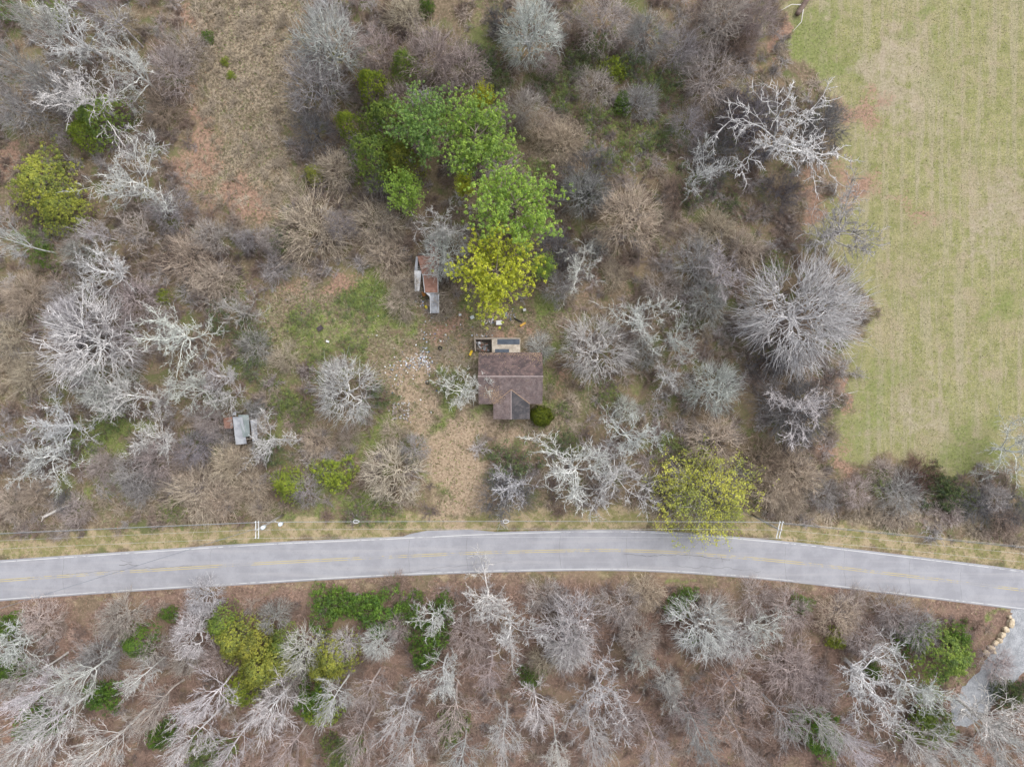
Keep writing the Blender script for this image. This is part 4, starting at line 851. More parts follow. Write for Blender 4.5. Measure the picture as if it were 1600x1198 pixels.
for xx, yy, ax in ((x0 + 1.6, wy0 - .075, 0), (x1 - 1.3, wy0 - .075, 0), (x0 + 2.6, wy1 + .075, 0), (wx0 - .075, yr + 1.2, 1), (wx0 - .075, yr - 1.6, 1), (wx1 + .075, yr + 1.2, 1), (wx1 + .075, yr - 1.6, 1)):
    fr = MB()
    for u, v, du, dv in ((0, .66, 1.0, .08), (0, -.66, 1.0, .08), (-.46, 0, .08, 1.24), (.46, 0, .08, 1.24), (0, 0, .84, .05)):
        c_, d_ = ((xx + u, yy, 1.6 + v), (du, .06, dv)) if ax == 0 else ((xx, yy + u, 1.6 + v), (.06, du, dv))
        fr.box(c_, d_)
    wo_ = hb(fr, 'window', wood_m)
    hb(MB().box((xx, yy, 1.6), (.82, .02, 1.22) if ax == 0 else (.02, .82, 1.22)), 'pane', glass_m, wo_)
dr = hb(MB().box((xp - .2, wy0 - .09, 1.05), (.9, .05, 2.05)), 'door', dkwood_m); hb(MB().box((xp + .15, wy0 - .135, 1.05), (.05, .05, .12)), 'door_handle', metal_m, dr)
hb(MB().tube([P(788.5, 556.5, 3.05), P(788.5, 556.5, 3.5)], .09, 8), 'vent_pipe', dkwood_m)
# rear addition with a flat roof of boards and roofing felt
ZF = 2.5
def fr_(px0, py0, px1, py1, z, t): return MB().slab([P(px0, py0, z), P(px0, py1, z), P(px1, py1, z), P(px1, py0, z)], t)
hb(fr_(768.5, 528.5, 813, 551.5, ZF, .10), 'flat_roof', ply_m)
for a in ((768.8, 529, 776.8, 538.2), (776.9, 538.6, 789, 544.2), (789.3, 538.6, 801, 544.2), (801.3, 538.6, 812.6, 551), (768.9, 538.6, 776.5, 550)):
    hb(fr_(*a, ZF + .025, .022), 'roof_board', ply_m)
hb(fr_(777, 529.8, 812, 538, ZF + .03, .026), 'roofing_felt', felt_m)['label'] = 'blue-black felt strip at the rear edge'
hb(fr_(773.5, 545.2, 795.5, 551.2, ZF + .03, .026), 'roofing_felt', felt_m)['label'] = 'blue-black felt strip against the shingles'
hb(MB().tube([P(742, 528.6, ZF + .06), P(769, 527.8, ZF + .06), P(813, 528.2, ZF + .06)], .07, 6), 'roof_beam', wood_m)
hb(MB().tube([P(741.2, 519, 1.2), P(741.6, 529, ZF + .02), P(741.8, 544, 1.6)], .06, 6), 'fallen_rafter', wood_m)
aw = MB(); pa, pb_ = P(769.5, 529.5, ZF), P(812, 550, ZF)
aw.box(((pa[0] + pb_[0])/2, pa[1], 1.18), (pb_[0] - pa[0], .12, 2.34)); aw.box((pb_[0] - .06, (pa[1] + pb_[1])/2, 1.18), (.12, pa[1] - pb_[1] - .13, 2.34)); aw.box((pa[0] + .06, (pa[1] + pb_[1])/2, 1.18), (.12, pa[1] - pb_[1] - .13, 2.34))
hb(aw, 'addition_wall', wall_m)
rw_ = MB(); qa, qb = P(742.5, 529.5, 1.6), P(768, 549, 1.6)
rw_.box(((qa[0] + qb[0])/2, qa[1], .75), (qb[0] - qa[0], .12, 1.5)); rw_.box((qa[0], (qa[1] + qb[1])/2, .6), (.12, qa[1] - qb[1] - .13, 1.2))
hb(rw_, 'ruined_wall', wood_m)
hb(MB().box(((qa[0] + qb[0])/2, (qa[1] + qb[1])/2, .12), (qb[0] - qa[0] - .2, qa[1] - qb[1] - .2, .20)), 'ruined_floor', dkwood_m)
R8 = random.Random(8)
for k in range(30):
    x = R8.uniform(qa[0] + .2, qb[0] - .2); y = R8.uniform(qb[1] + .2, qa[1] - .3)
    hb(MB().box((x, y, .30 + .1*R8.random()), (R8.uniform(.2, 1.1), R8.uniform(.08, .3), .05), R8.uniform(0, 3.1), R8.uniform(-.3, .3)), 'fallen_board', R8.choice([wood_m, wood_m, dkwood_m, rust_m, metal_m]))
hb(MB().box(P(749, 535.5, .6), (.35, .35, .35), .3), 'bucket', white_m)
# leaves drifted onto the roof
rl = np.random.default_rng(21); L = []
def roofz(x, y): return np.where(y > yr, ZR - (y - yr)*(ZR - ZE)/(yb0 - yr), ZR - (yr - y)*slope)
for (px, py, sx, sy, n) in ((772, 618, 7, 7, 420), (760, 612, 7, 6, 200), (838, 556, 7, 6, 240), (760, 552, 12, 1.5, 120), (812, 553, 20, 2, 160), (776, 640, 4, 9, 160), (800, 575, 30, 12, 60)):
    q = np.array(P(px, py, 3.4)); k = H/FPX
    L.append(np.stack([rl.normal(q[0], sx*k, n), rl.normal(q[1], sy*k, n)], 1))
L = np.concatenate(L); L = L[(L[:, 0] > x0 + .1) & (L[:, 0] < x1 - .1) & (L[:, 1] > yf + .05) & (L[:, 1] < yb0 - .05)]
zz = roofz(L[:, 0], L[:, 1]) + .03; pz = zp - np.abs(L[:, 0] - xp)*(zp - ze2)/(xb - xp) + .03
zz = np.where((np.abs(L[:, 0] - xp) < (xb - xp)) & (L[:, 1] < ypt), np.maximum(zz, pz), zz)
V, F, T = leaves(np.concatenate([L, zz[:, None]], 1), rl.normal(size=(len(L), 3))*.3 + [0, 0, 1], rl.uniform(.05, .10, len(L)), np.array([.40, .29, .205])*rl.uniform(.6, 1.1, (len(L), 1)), rl)
V[:, 0] -= house.location.x; V[:, 1] -= house.location.y
o = link('fallen_leaves', mesh_np('roof_leaves', V, [F], litter_mat, {'col': T}), house); o['kind'] = 'stuff'

# ------------------------------------------------------------------ the two sheds
def shed_root(name, px, py): return empty(name, P(px, py))
def sb(root, mb, name, mat, label=None):
    o = mb.build(name, mat, root)
    for v in o.data.vertices: v.co.x -= root.location.x; v.co.y -= root.location.y
    if label: o['label'] = label
    return o
def sheet(pts, zs, t=.05, ribs=0):
    return MB().slab([P(p[0], p[1], z) for p, z in zip(pts, zs)], t)
s1 = shed_root('long_shed', 667, 440); tag(s1, 'long collapsing shed with rusty roof panels and white metal sheets', 'shed')
sb(s1, sheet([(660.5, 429.5), (664, 457), (684, 457), (684, 429.5)], (2.5, 2.45, 2.45, 2.55)), 'roof_panel', rust_m)
sb(s1, sheet([(652, 400), (659.5, 429), (684, 429), (687, 398)], (2.4, 2.52, 2.58, 2.3)), 'roof_panel', rust_m, 'upper roof panel under leaves and twigs')
sb(s1, sheet([(672, 374), (672, 397.5), (685, 397), (684, 374)], (2.3, 2.3, 2.3, 2.3)), 'roof_panel', rust_m, 'narrow far panel under the bare tree')
sb(s1, sheet([(647.3, 423), (648.2, 455.5), (655.2, 455), (658.6, 423)], (2.0, 1.7, 1.8, 2.2)), 'roof_sheet', white_m, 'tilted white metal sheet on the left')
sb(s1, sheet([(650, 401), (647.5, 422.5), (652.5, 422.5), (653, 401)], (1.9, 2.0, 2.1, 2.0)), 'roof_sheet', metal_m)
sb(s1, sheet([(672.2, 459.5), (672.8, 489), (685.4, 489), (685, 459.5)], (2.0, 1.6, 1.6, 2.1)), 'roof_sheet', metal_m, 'pale metal sheet hanging toward the yard')
sb(s1, sheet([(664.5, 457.3), (672, 464), (672.3, 459), (684, 459), (684, 457.3)], (2.3, 1.9, 2.1, 2.2, 2.4)), 'roof_sheet', white_m)
for a, b in (((660.4, 428), (663.8, 457.4)), ((684.2, 429), (684.4, 457)), ((661, 429.4), (684, 429.4)), ((672, 460), (672.5, 489.5)), ((685.5, 459), (685.8, 489))):
    sb(s1, MB().tube([P(*a, 2.58), P(*b, 2.52 if b[1] < 470 else 1.68)], .05, 5), 'edge_rail', white_m)
for a, b in (((679, 458.6), (697, 456.5)), ((681, 460.5), (699, 460.8))): sb(s1, MB().tube([P(*a, 2.5), P(*b, 2.2)], .05, 5), 'rafter', wood_m)
for a, b in (((645, 465), (648, 457)), ((647, 466), (650, 457)), ((652, 470), (651, 457))): sb(s1, MB().tube([P(*a, .4), P(*b, 1.7)], .07, 5), 'rafter', wood_m)
ws = MB()
for (px, py, sx, sy, h) in ((655, 428, .12, 5.4, 1.5), (685.2, 428, .12, 6.0, 2.25), (668, 400, 3.0, .12, 2.0), (672, 456.5, 2.0, .12, 2.0), (685, 474, .12, 2.8, 1.5), (673.5, 474, .12, 2.8, 1.4)):
    q = P(px, py, h/2); ws.box((q[0], q[1], h/2), (sx, sy, h))
sb(s1, ws, 'wall', dkwood_m)
s2 = shed_root('collapsed_shed', 382, 670); tag(s2, 'small collapsed shed of grey metal sheets with dark gaps', 'shed')
sb(s2, sheet([(363.5, 651), (368.5, 694.5), (385.5, 693), (378.5, 651.5)], (2.3, 1.9, 2.0, 2.5)), 'roof_sheet', metal_m)
sb(s2, sheet([(372, 648), (380, 683), (390.5, 681), (388.5, 648)], (2.42, 2.20, 2.1, 2.3)), 'roof_sheet', greenm_m, 'greenish sheet in the middle')
sb(s2, sheet([(391, 656.5), (394.5, 689), (402.5, 688), (401.5, 655.5)], (2.0, 1.7, 1.6, 1.9)), 'roof_sheet', metal_m, 'loose sheet on the right')
sb(s2, sheet([(349, 653), (350, 669.5), (364, 669), (362.5, 651)], (1.6, 1.4, 1.9, 2.1)), 'roof_sheet', rust_m, 'rust-red sheet on the left')
sb(s2, sheet([(364, 644.5), (363, 649), (369, 648), (368.5, 643)], (1.9, 2.1, 2.1, 1.9)), 'roof_sheet', metal_m)
for y in (676.5, 680.5, 686): sb(s2, MB().tube([P(384, y, 2.0), P(397, y - 1.2, 1.8)], .05, 5), 'rafter', wood_m)
ws = MB()
for (px, py, sx, sy, h) in ((367, 672, .1, 4.0, 1.7), (400, 672, .1, 3.0, 1.3), (384, 652, 3.2, .1, 1.8), (384, 690, 3.0, .1, 1.3)):
    q = P(px, py, h/2); ws.box((q[0], q[1], h/2), (sx, sy, h))
q = P(384, 670, .1); ws.box((q[0], q[1], .06), (3.1, 3.6, .08)); sb(s2, ws, 'wall', dkwood_m)

# ------------------------------------------------------------------ utility poles and lines
pole_m = speck('pole_wood', (.27, .245, .22), (.37, .345, .315), 1.5)
arm_m = speck('pale_crossarm', (.50, .50, .49), (.62, .62, .61), 2.0)
por_m = speck('porcelain', (.62, .68, .74), (.74, .78, .82), 2.0, .3, .5)
tank_m = speck('transformer_paint', (.60, .68, .74), (.70, .76, .80), 1.0, .4, .4)
wire_m = speck('aluminium_wire', (.42, .42, .42), (.55, .55, .55), 2.0, .5, .4)
cable_m = speck('blue_grey_cable', (.15, .17, .20), (.21, .23, .26), 2.0, .6, .3)
PH = 12.0
tops = [(399, 829), (1221, 829)]
bases = []
for i, (px, py) in enumerate(tops):
    x, y, _ = P(px, py, PH); bases.append((x, y))
    e = empty('utility_pole', (x, y, 0)); tag(e, ('wooden utility pole with double crossarm and two pale tanks, left of the drive', 'wooden utility pole with pale double crossarm, right of the yellow-green tree')[i], 'utility pole', 'utility poles along the road')
    MB().tube([(0, 0, -.1), (0, 0, 4), (0, 0, 8), (0, 0, PH - .1)], [.17, .155, .14, .12], 9).build('pole', pole_m, e, True)
    tilt = (0, -.22)[i]
    for dx in (-.20, .20): MB().box((dx, 0, PH - .7), (.10, 2.45, .12), tilt).build('crossarm', arm_m, e)
    for dx in (-.20, .20):
        for yy in (-1.1, .05, 1.1):
            xx = dx - sin(tilt)*yy; MB().tube([(xx, yy, PH - .63), (xx, yy, PH - .50), (xx, yy, PH - .42)], [.05, .085, .05], 8).build('insulator', por_m, e)
    for s_ in (-1, 1): MB().tube([(.0, .06*s_, PH - 1.5), (.02, .75*s_, PH - .76)], .025, 5).build('brace', wire_m, e)
    if i == 0:
        t = MB().tube([(.42, .10, 9.6), (.42, .10, 9.65), (.42, .10, 10.5), (.42, .10, 10.58)], [.2, .27, .27, .2], 12).build('transformer_tank', tank_m, e, True)
        MB().tube([(.42, .1, 10.58), (.42, .1, 10.72), (.42, .1, 10.78)], [.07, .05, .03], 7).build('bushing', por_m, t)
        MB().box((.20, .10, 10.1), (.14, .08, .5)).build('bracket', wire_m, t)
        MB().tube([(1.05, -.55, 4.0), (1.05, -.55, 4.05), (1.05, -.55, 4.9), (1.05, -.55, 4.98)], [.2, .28, .28, .2], 12).build('equipment_tank', tank_m, e, True)
        MB().box((.5, -.26, 4.5), (1.15, .08, .1), -.48).build('bracket_arm', wire_m, e)
    else:
        MB().tube([(0, 0, 8.0), (-2.2, .7, 0)], .02, 5).build('guy_wire', wire_m, e)
def sag(a, b, s_, n=24):
    a, b = np.array(a, float), np.array(b, float); return [a + (b - a)*t - np.array([0, 0, 4*s_*t*(1 - t)]) for t in np.linspace(0, 1, n)]
pL, pR = (-105.0, -23.5), (108.0, -27.5)
ends = [pL, bases[0], bases[1], pR]
def line(name, off, z, sg, r, mat, label):
    pts = []
    for a, b in zip(ends[:-1], ends[1:]): pts += sag((a[0], a[1] + off, z), (b[0], b[1] + off, z), sg)
    tag(MB().tube(pts, r, 4).build(name, mat), label, 'wire', 'wires between the utility poles')
line('power_line', 1.1, PH - .40, .7, .012, wire_m, 'upper thin power line, on the woods-side crossarm ends')
line('power_line', .05, PH - .40, .7, .012, wire_m, 'middle thin power line, carried at the pole tops')
line('power_line', -1.1, PH - .40, .7, .012, wire_m, 'lower thin power line, on the road-side crossarm ends')
line('communication_cable', .16, 6.6, .5, .035, cable_m, 'thick blue-grey cable strung lowest between the poles')
a = bases[0]; b = P(40, 937, 6.0); b2 = (b[0] + (b[0] - a[0])*.6, b[1] + (b[1] - a[1])*.6, 6.0)
tag(MB().tube(sag((a[0], a[1], 9.2), b2, .5), .028, 4).build('service_wire', cable_m), 'dark thin service wire crossing the road from the left pole', 'wire')
for px, lab in ((557, 'white oval cable storage loop on the line, nearer the left pole'), (791, 'white oval cable storage loop on the line near the dirt drive')):
    t = (P(px, 820, 6.2)[0] - bases[0][0])/(bases[1][0] - bases[0][0]); zc = 6.6 - 4*.5*t*(1 - t); x = bases[0][0] + (bases[1][0] - bases[0][0])*t; y = bases[0][1] + (bases[1][1] - bases[0][1])*t + .16
    e = empty('cable_storage_loop', (x, y, zc)); tag(e, lab, 'cable loop', 'cable storage loops')
    ring = [(.42*cos(q), .24*sin(q)*(1 - .35*cos(q)), -.02) for q in np.linspace(0, 2*pi, 25)]
    MB().tube(ring, .045, 5, False).build('loop', white_m, e); MB().box((0, 0, 0), (.95, .06, .10)).build('clip_bar', cable_m, e)

# ------------------------------------------------------------------ boulders beside the gravel drive
def rock(rs, sx, sy, sz, col):
    n1, n2 = 7, 10; V = []
    for i in range(n1 + 1):
        t = pi*i/n1
        for j in range(n2):
            q = 2*pi*j/n2; V.append((sin(t)*cos(q), sin(t)*sin(q), cos(t)))
    V = np.array(V); V = np.sign(V)*np.abs(V)**.72
    ph = rs.uniform(0, 6.28, 6)
    d = 1 + .13*np.sin(3*V[:, 0] + ph[0])*np.cos(2.6*V[:, 1] + ph[1]) + .10*np.sin(4*V[:, 2] + ph[2] + 2*V[:, 0]) + .06*np.sin(6*V[:, 1] + ph[3])
    V = V*d[:, None]*[sx, sy, sz]
    F = [(i*n2 + j, (i + 1)*n2 + j, (i + 1)*n2 + (j + 1) % n2, i*n2 + (j + 1) % n2) for i in range(n1) for j in range(n2)]
    return mesh_np('boulder', V, [np.array(F)], col)
sand_m = speck('sandstone', (.40, .32, .22), (.57, .48, .36), 1.6, .9, .15, .05)
rr_ = np.random.default_rng(4)
for px, py, a, b, rz, lab in ((1578.5, 963.5, .32, .25, .3, 'smallest tan boulder, nearest the road in the row'), (1580.5, 973.5, .50, .75, -.2, 'largest tan boulder, second from the road'), (1572.5, 983.5, .48, .48, .5, 'tan boulder third from the road in the row'),
        (1566, 992, .55, .40, .8, 'oblong tan boulder, fourth from the road'), (1562.5, 1000.5, .38, .46, .2, 'tan boulder fifth from the road in the row'), (1556, 1004.5, .46, .36, 1.0, 'tan boulder sixth from the road in the row'),
        (1550, 1012.5, .52, .40, .1, 'flat tan boulder, seventh from the road'), (1542, 1020.5, .50, .48, .4, 'pale boulder farthest from the road in the row'), (1553.5, 1019, .36, .24, .2, 'small flat stone beside the lower end of the boulder row')):
    x, y, _ = P(px, py, .4); o = link('boulder', rock(rr_, a, b, .45*min(1, a/.45), sand_m), None, (x, y, .22)); o.rotation_euler = (0, 0, rz); tag(o, lab, 'boulder', 'tan boulders along the gravel drive')

# ------------------------------------------------------------------ fallen log, tyres, rubbish
log_m = speck('bleached_log', (.50, .47, .43), (.62, .58, .54), 1.5)
x, y, _ = P(92, 797); lg = empty('fallen_log', (x, y, .1), .42); tag(lg, 'bleached fallen log with dark twiggy top near the lower left verge', 'log')
MB().tube([(-2.6, -.3, .35), (-2.3, 0, .32), (0, .1, .3), (2.2, 0, .35), (4.2, .4, .6)], [.12, .2, .2, .15, .06], 8).build('trunk', log_m, lg, True)
MB().tube([(-2.75, -.5, .5), (-2.3, 0, .32)], [.05, .13], 6).build('root', log_m, lg); MB().tube([(-2.75, .35, .3), (-2.3, 0, .32)], [.05, .12], 6).build('root', log_m, lg)
o = link('crown', PROTO['G'][1]['crown'], lg, (1.2, .5, .2)); o.scale = (2.4, 2.2, 2.6); o.rotation_euler = (0, radians(62), .2); o.color = (.20, .19, .195, 1)

x, y, _ = P(1256, 8); lb = empty('leaning_trunk', (x, y, .1), .95); tag(lb, 'dark brown fallen trunk at the top edge of the field', 'log')
MB().tube([(-2.2, 0, .35), (-1.8, 0, .4), (1, .1, .5), (4, 0, .7)], [.30, .42, .36, .28], 9).build('trunk', speck('brown_log', (.12, .085, .07), (.20, .15, .125), 1.5), lb, True)
MB().tube([(-.6, .3, .5), (-1.6, 1.6, .7), (-3.2, 2.4, .5)], [.10, .07, .03], 6).build('branch', log_m, lb); MB().tube([(-1.0, -.3, .5), (-2.8, -1.2, .6), (-4.6, -1.0, .3)], [.10, .06, .02], 6).build('branch', log_m, lb)
tyre_m = speck('tyre_rubber', (.022, .022, .022), (.04, .04, .04), 3.0, .8)
def tyre(px, py, lab, tilt):
    x, y, _ = P(px, py); e = MB(); n, m = 20, 8; V = []; F = []
    for i in range(n):
        q = 2*pi*i/n
        for j in range(m):
            t = 2*pi*j/m; r = .26 + .085*cos(t); V.append((r*cos(q), r*sin(q), .10*sin(t)))
    for i in range(n):
        for j in range(m): F.append((i*m + j, ((i + 1) % n)*m + j, ((i + 1) % n)*m + (j + 1) % m, i*m + (j + 1) % m))
    e.add(V, F); o = e.build('old_tyre', tyre_m, None, True); o.location = (x, y, .13); o.rotation_euler = (tilt, 0, 0); tag(o, lab, 'tyre', 'tyres dumped in the yard')
tyre(688, 544, 'black tyre lying flat at the upper right of the rubbish heap', .03); tyre(668, 597, 'black tyre half sunk below the rubbish heap', .08)
def panel(name, px, py, sx, sy, h, rz, col, lab, cat, legs=True):
    """low piece of discarded furniture or board: top, rim and feet"""
    x, y, _ = P(px, py); e = empty(name, (x, y, 0), rz); tag(e, lab, cat)
    m = speck(name + '_mat', tuple(c*.85 for c in col), col, 2.0, .6, .3)
    MB().box((0, 0, h), (sx, sy, .07)).build('top', m, e)
    for s_ in (-1, 1): MB().box((s_*(sx/2 - .03), 0, h + .07), (.05, sy - .02, .065)).build('rim', m, e)
    if legs:
        for a in (-1, 1):
            for b in (-1, 1): MB().box((a*(sx/2 - .08), b*(sy/2 - .08), (h - .04)/2), (.06, .06, h - .04)).build('foot', m, e)
panel('white_appliance', 780, 504.5, .95, .68, .45, .03, (.72, .72, .71), 'white rectangular discarded panel lying behind the house', 'panel')
panel('orange_board', 662.5, 459.5, .45, .75, .5, .45, (.62, .25, .04), 'orange board leaning beside the long rusty shed', 'board')
panel('yellow_toy_slide', 736, 551.5, .35, .85, .35, -.45, (.68, .46, .03), 'bright yellow slide-like toy left of the ruined rear room', 'toy')
panel('faded_orange_slide', 817, 507, 1.0, .30, .3, .55, (.58, .33, .06), 'faded orange plastic piece on the grass behind the house', 'plastic')
panel('yellow_plastic', 666.5, 480, .35, .55, .3, .5, (.72, .58, .03), 'bright yellow plastic piece below the long rusty shed', 'plastic')
panel('white_chair_seat', 819.5, 484.5, .45, .40, .42, .3, (.55, .55, .54), 'pale grey seat standing behind the house below the pine', 'seat')
panel('grey_crate', 738, 496, .6, .5, .3, .4, (.52, .56, .54), 'pale grey-green crate in the grass left of the white panel', 'crate')
panel('dark_heap', 501, 513, .9, .7, .35, .6, (.06, .045, .05), 'dark purplish dumped item alone in the grassy yard', 'junk')
panel('white_basin', 512.5, 533.5, .5, .3, .2, -.3, (.66, .66, .66), 'small white basin in the grassy yard', 'basin')
panel('white_bin_lid', 719, 492, .4, .35, .25, .2, (.60, .62, .63), 'small pale lid near the lower end of the long rusty shed', 'lid')
x, y, _ = P(811, 501.5); o = MB().tube([(-.75, .42, .18), (0, 0, .16), (.5, -.22, .12)], .10, 8).build('dark_pipe', tyre_m); o.location = (x, y, 0); tag(o, 'dark pipe on the grass beside the faded orange plastic', 'pipe')
# rubbish nobody could count
rt = np.random.default_rng(12); Bv, Bf, Bc = [], [], []; b0 = 0
pal = np.array([(.66, .66, .66), (.52, .54, .58), (.36, .40, .48), (.54, .44, .40), (.20, .21, .24), (.45, .40, .34), (.68, .68, .68), (.12, .16, .26), (.40, .29, .24), (.34, .27, .20), (.30, .24, .20)])
for (px, py, sx, sy, n) in ((661, 556, 5, 8, 130), (652, 567, 7, 5, 60), (670, 575, 4, 7, 60), (635, 565, 12, 10, 70), (617, 585, 10, 14, 50), (626, 640, 8, 8, 50), (680, 528, 14, 5, 40), (765, 503, 5, 3, 45), (793, 492, 6, 3, 45), (655, 472, 9, 6, 70), (760, 524, 14, 2, 22), (560, 500, 60, 40, 26), (640, 600, 24, 40, 80), (700, 510, 20, 12, 20)):
    for _ in range(n):
        p = P(rt.normal(px, sx), rt.normal(py, sy)); s_ = rt.uniform(.03, .13)*np.array([1, rt.uniform(.4, 1), rt.uniform(.15, .5)]); q = rt.uniform(0, 3.14); t = rt.uniform(-.5, .5)
        m = MB().box((p[0], p[1], s_[2]*.5 + .04), 2*s_, q, t); Bv += m.v; Bf += [tuple(i + b0 for i in f) for f in m.f]; Bc += [pal[rt.integers(0, len(pal))]*rt.uniform(.8, 1)]*8; b0 += 8
o = link('rubbish', mesh_np('rubbish', np.array(Bv), [np.array(Bf)], litter_mat, {'col': np.array(Bc)})); tag(o, 'scattered household rubbish and rubble in the yard', 'rubbish', kind='stuff')
# square ring of rubble blocks by the drive
blk = speck('rubble_block_mat', (.24, .21, .19), (.42, .39, .36), 3.0)
e = empty('block_ring', P(627, 641)); tag(e, 'square ring of old grey blocks left of the dirt drive', 'block ring')
R9 = random.Random(9)
for k in range(18):
    t = k/18*4; s_ = int(t); u = (t - s_)*2 - 1; x, y = [(u, -1), (1, u), (-u, 1), (-1, -u)][s_]
    MB().box((x*1.15 + R9.uniform(-.12, .12), y*1.2 + R9.uniform(-.12, .12), .12), (.36, .22, .22), R9.uniform(0, 3.1), R9.uniform(-.2, .2)).build('block', blk, e)
x, y, _ = P(1473, 1056); o = link('black_bag', rock(rr_, .45, .75, .4, tyre_m), None, (x, y, .3)); tag(o, 'black rubbish bag in the woods left of the gravel drive', 'bag')
# ------------------------------------------------------------------ ground cover nobody could count
rs = np.random.default_rng(3)
def scatter(n, dens):
    X = rs.uniform(-93, 93, n); Y = rs.uniform(-71, 71, n); z = zones(X, Y); k = rs.random(n) < dens(z, X, Y)
    X, Y = X[k], Y[k]; return X, Y, relief(X, Y), {a: b[k] for a, b in z.items()}
house_c = P(795, 590)
def clear(X, Y):
    a = (np.abs(X - house_c[0]) < 5.6) & (np.abs(Y - house_c[1]) < 7.0)
    gx_, gy_, _ = P(1565, 1040); b = poly_sd(X, Y, [P(*p)[:2] for p in [(1575, 940), (1700, 960), (1700, 1030), (1602, 1046), (1515, 1138), (1484, 1134), (1484, 1096), (1546, 1014)]]) > -.3
    apn = poly_sd(X, Y, [P(*p)[:2] for p in [(612, 850), (640, 832), (668, 826), (768, 828), (810, 850)]]) > 0
    return ~(a | b | apn)
# dead brush and saplings of the forest floor: clumps set out by geometry nodes from points held in the same mesh
UB = [build_tree('brush_clump', 900 + 13*i, SP['U'])['crown'] for i in range(6)]
X, Y, Zr, z = scatter(11000, lambda z, X, Y: np.clip(1 - z['field']*1.25 - z['road']*2 - z['green']*.2 - z['verge']*1.3 - z['dirt']*.9 - z['green']*.75 - z['orange']*.4 - z['yard']*.5 - (z['open'] - z['yard'])*.05, 0, 1)*np.where(Y < -30, .85, 1)*clear(X, Y)*(np.abs(Y - road_y(X, MID)) > 5.6))
n = len(X); K = len(UB)
hh = rs.uniform(.4, 1.7, n)*np.where(z['yard'] > .4, .38, np.where(z['open'] > .4, .6, 1)); rw = rs.uniform(.7, 1.9, n)*np.where(z['open'] > .4, .7, 1)
pal = np.array([(.30, .235, .195), (.36, .30, .255), (.235, .175, .145), (.40, .37, .36), (.34, .285, .225), (.205, .165, .15), (.36, .315, .30)])
ci = pal[rs.integers(0, len(pal), n)]*rs.uniform(.85, 1.15, (n, 1)); ci = np.where((z['tan'] > .5)[:, None], np.array([.43, .36, .28])*rs.uniform(.75, 1.12, (n, 1)), ci)
ci = np.where(((Y < -30) & (rs.random(n) < .55))[:, None], np.array([.36, .26, .215])*rs.uniform(.6, 1.2, (n, 1)), ci)
Vs, Fs, pid, tin = [np.stack([X, Y, Zr - .02], 1)], [], [-(rs.integers(0, K, n) + 1.0)], [np.zeros(n)]; b0 = n
for k, m_ in enumerate(UB):
    co = np.empty(len(m_.vertices)*3, np.float32); m_.vertices.foreach_get('co', co); co = co.reshape(-1, 3)
    li = np.empty(len(m_.loops), np.int32); m_.loops.foreach_get('vertex_index', li)
    tv = np.empty(len(co), np.float32); m_.attributes['tint'].data.foreach_get('value', tv)
    Vs.append(co); Fs.append(li.reshape(-1, 4) + b0); pid.append(np.full(len(co), float(k))); tin.append(tv); b0 += len(co)
V = np.concatenate(Vs); pad = len(V) - n
um = N('brush_mat'); ic = um.attr('icol'); ic.attribute_type = 'INSTANCER'; ut = um.attr('tint').outputs['Fac']; uv = um.n('ShaderNodeCombineColor')
for k in range(3): um.l(um.math('MULTIPLY_ADD', ut, .6, .7), uv.inputs[k])
brush_mat = um.surf(um.mix(1.0, ic.outputs['Color'], uv.outputs[0], 'MULTIPLY'), .9, .1)
me = mesh_np('undergrowth', V, Fs, brush_mat, {'pid': np.concatenate(pid), 'tint': np.concatenate(tin), 'rot': np.concatenate([rs.uniform(0, 6.283, n), np.zeros(pad)]),
     'sw': np.concatenate([rw, np.ones(pad)]), 'sh': np.concatenate([hh, np.ones(pad)]), 'icol': np.concatenate([ci, np.zeros((pad, 3))])})
ug = link('undergrowth', me); tag(ug, 'dead brown brush and saplings over the forest floor', 'undergrowth', kind='stuff')
ng = bpy.data.node_groups.new('set_out_brush', 'GeometryNodeTree')
ng.interface.new_socket('Geometry', in_out='INPUT', socket_type='NodeSocketGeometry'); ng.interface.new_socket('Geometry', in_out='OUTPUT', socket_type='NodeSocketGeometry')
gi, go = ng.nodes.new('NodeGroupInput'), ng.nodes.new('NodeGroupOutput'); jn = ng.nodes.new('GeometryNodeJoinGeometry')
def nattr(nm):
    a = ng.nodes.new('GeometryNodeInputNamedAttribute'); a.data_type = 'FLOAT'; a.inputs['Name'].default_value = nm; return a.outputs[0]
pidn = nattr('pid'); sw, sh = nattr('sw'), nattr('sh')
sc = ng.nodes.new('ShaderNodeCombineXYZ'); ng.links.new(sw, sc.inputs[0]); ng.links.new(sw, sc.inputs[1]); ng.links.new(sh, sc.inputs[2])
ro = ng.nodes.new('ShaderNodeCombineXYZ'); ng.links.new(nattr('rot'), ro.inputs[2])
def pick(v):
    c = ng.nodes.new('FunctionNodeCompare'); c.data_type = 'FLOAT'; c.operation = 'EQUAL'; ng.links.new(pidn, c.inputs[0]); c.inputs[1].default_value = v; c.inputs['Epsilon'].default_value = .1
    q = ng.nodes.new('GeometryNodeSeparateGeometry'); q.domain = 'POINT'; ng.links.new(gi.outputs[0], q.inputs[0]); ng.links.new(c.outputs[0], q.inputs[1]); return q.outputs[0]
for k in range(K):
    ip = ng.nodes.new('GeometryNodeInstanceOnPoints'); ng.links.new(pick(-(k + 1.0)), ip.inputs['Points']); ng.links.new(pick(float(k)), ip.inputs['Instance'])
    ng.links.new(ro.outputs[0], ip.inputs['Rotation']); ng.links.new(sc.outputs[0], ip.inputs['Scale']); ng.links.new(ip.outputs[0], jn.inputs[0])
ng.links.new(jn.outputs[0], go.inputs[0])
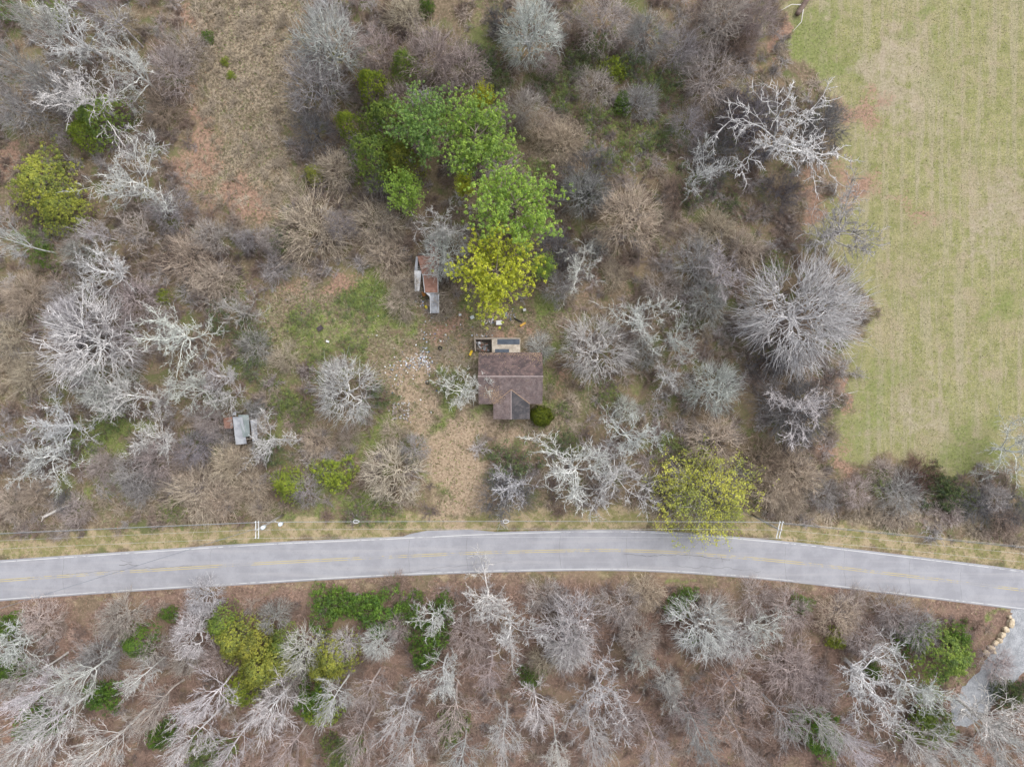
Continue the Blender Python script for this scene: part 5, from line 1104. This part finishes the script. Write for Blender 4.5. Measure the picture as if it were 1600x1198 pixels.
md = ug.modifiers.new('set_out', 'NODES'); md.node_group = ng
# grass of field, verge and yard
X, Y, Zr, z = scatter(170000, lambda z, X, Y: np.clip(np.maximum.reduce([z['field']*.95, z['verge'], z['green']*.9, z['tan']*.8, z['open']*.9]) - z['road']*2 - z['dirt']*.35, 0, 1)*clear(X, Y))
n = len(X); gr = np.maximum(np.maximum(z['green'], .45*z['yard'])*(1 - z['field']), np.maximum(z['fgreen'], .45*z['verge'])) + .42*z['field']
isg = rs.random(n) < .12 + .62*gr*(1 - .5*z['tan']*z['field'])
ci = np.where(isg[:, None], np.array([.155, .20, .050])*rs.uniform(.65, 1.35, (n, 1)), np.array([.37, .315, .22])*rs.uniform(.45, 1.25, (n, 1)))
ci = np.where((isg & (z['field'] > .5) & (z['fgreen'] < .3))[:, None], np.array([.21, .23, .075])*rs.uniform(.55, 1.35, (n, 1)), ci)
D = rs.normal(size=(n, 3))*[.8, .8, .1] + [0, 0, .55]; D[:, 2] = np.abs(D[:, 2]) + .1
V, F, Cc = spikes(np.stack([X, Y, Zr - .02], 1), D, rs.uniform(.12, .34, n)*np.where(z['field'] > .5, .8, 1.25)*np.where(z['open'] > .4, 1.9, 1), rs.uniform(.05, .12, n)*np.where(z['open'] > .4, 1.25, 1), ci*np.where(z['open'] > .4, rs.uniform(.45, 1.25, n), rs.uniform(.75, 1.15, n))[:, None])
o = link('grass', mesh_np('grass', V, [F], litter_mat, {'col': Cc})); tag(o, 'short winter grass of the field, verges and yard', 'grass', kind='stuff')
# fallen leaves
X, Y, Zr, z = scatter(90000, lambda z, X, Y: np.clip(1 - z['field']*1.3 - z['road']*2 - z['green']*.6 - z['dirt']*.6 - z['verge']*.6 + z['orange']*.8, 0, 1)*clear(X, Y)); n = len(X)
pal = np.array([(.30, .20, .15), (.24, .15, .115), (.36, .26, .20), (.34, .19, .13), (.27, .205, .165), (.20, .14, .115)])
ci = pal[rs.integers(0, len(pal), n)]*rs.uniform(.75, 1.2, (n, 1)); ci = np.where((z['orange'] > .5)[:, None], np.array([.42, .25, .17])*rs.uniform(.7, 1.15, (n, 1)), ci)
V, F, Cc = leaves(np.stack([X, Y, Zr + .03], 1), rs.normal(size=(n, 3))*.35 + [0, 0, 1], rs.uniform(.06, .14, n), ci, rs)
o = link('leaf_litter', mesh_np('leaf_litter', V, [F], litter_mat, {'col': Cc})); tag(o, 'fallen brown and orange leaves over the forest floor', 'leaves', kind='stuff')
# low green weeds and ivy through the woods north of the road and the yard
X = rs.uniform(-85, 85, 150000); Y = rs.uniform(-66, 66, 150000); z = zones(X, Y)
pt = np.sin(X*.33 + 2*np.sin(Y*.19) + 1)*np.sin(Y*.41 + 1.5*np.sin(X*.23)) + .5*np.sin(X*1.1 + Y*.7)*np.sin(Y*.9 - X*.5)
den = np.clip((pt - .05)*.9, 0, .65)*np.where(Y > -30, 1, .45) + z['green']*.6 + z['yard']*np.clip(.3 + pt*.6, 0, .7)
k = rs.random(len(X)) < den*(1 - np.clip(z['field'] + z['road'] + z['dirt']*.8 + z['orange']*.5, 0, 1))*clear(X, Y)*(np.abs(Y - road_y(X, MID)) > 4.5)
X, Y = X[k], Y[k]; n = len(X)
V, F, Cc = leaves(np.stack([X, Y, relief(X, Y) + rs.uniform(.02, .25, n)], 1), rs.normal(size=(n, 3))*.5 + [0, 0, 1], rs.uniform(.05, .13, n), np.array([.15, .21, .055])*rs.uniform(.6, 1.3, (n, 1))*np.array([1, 1, 1]) + rs.uniform(0, .04, (n, 1)), rs)
o = link('ground_weeds', mesh_np('ground_weeds', V, [F], litter_mat, {'col': Cc})); tag(o, 'low green weeds and ivy spreading through yard and woods', 'weeds', kind='stuff')
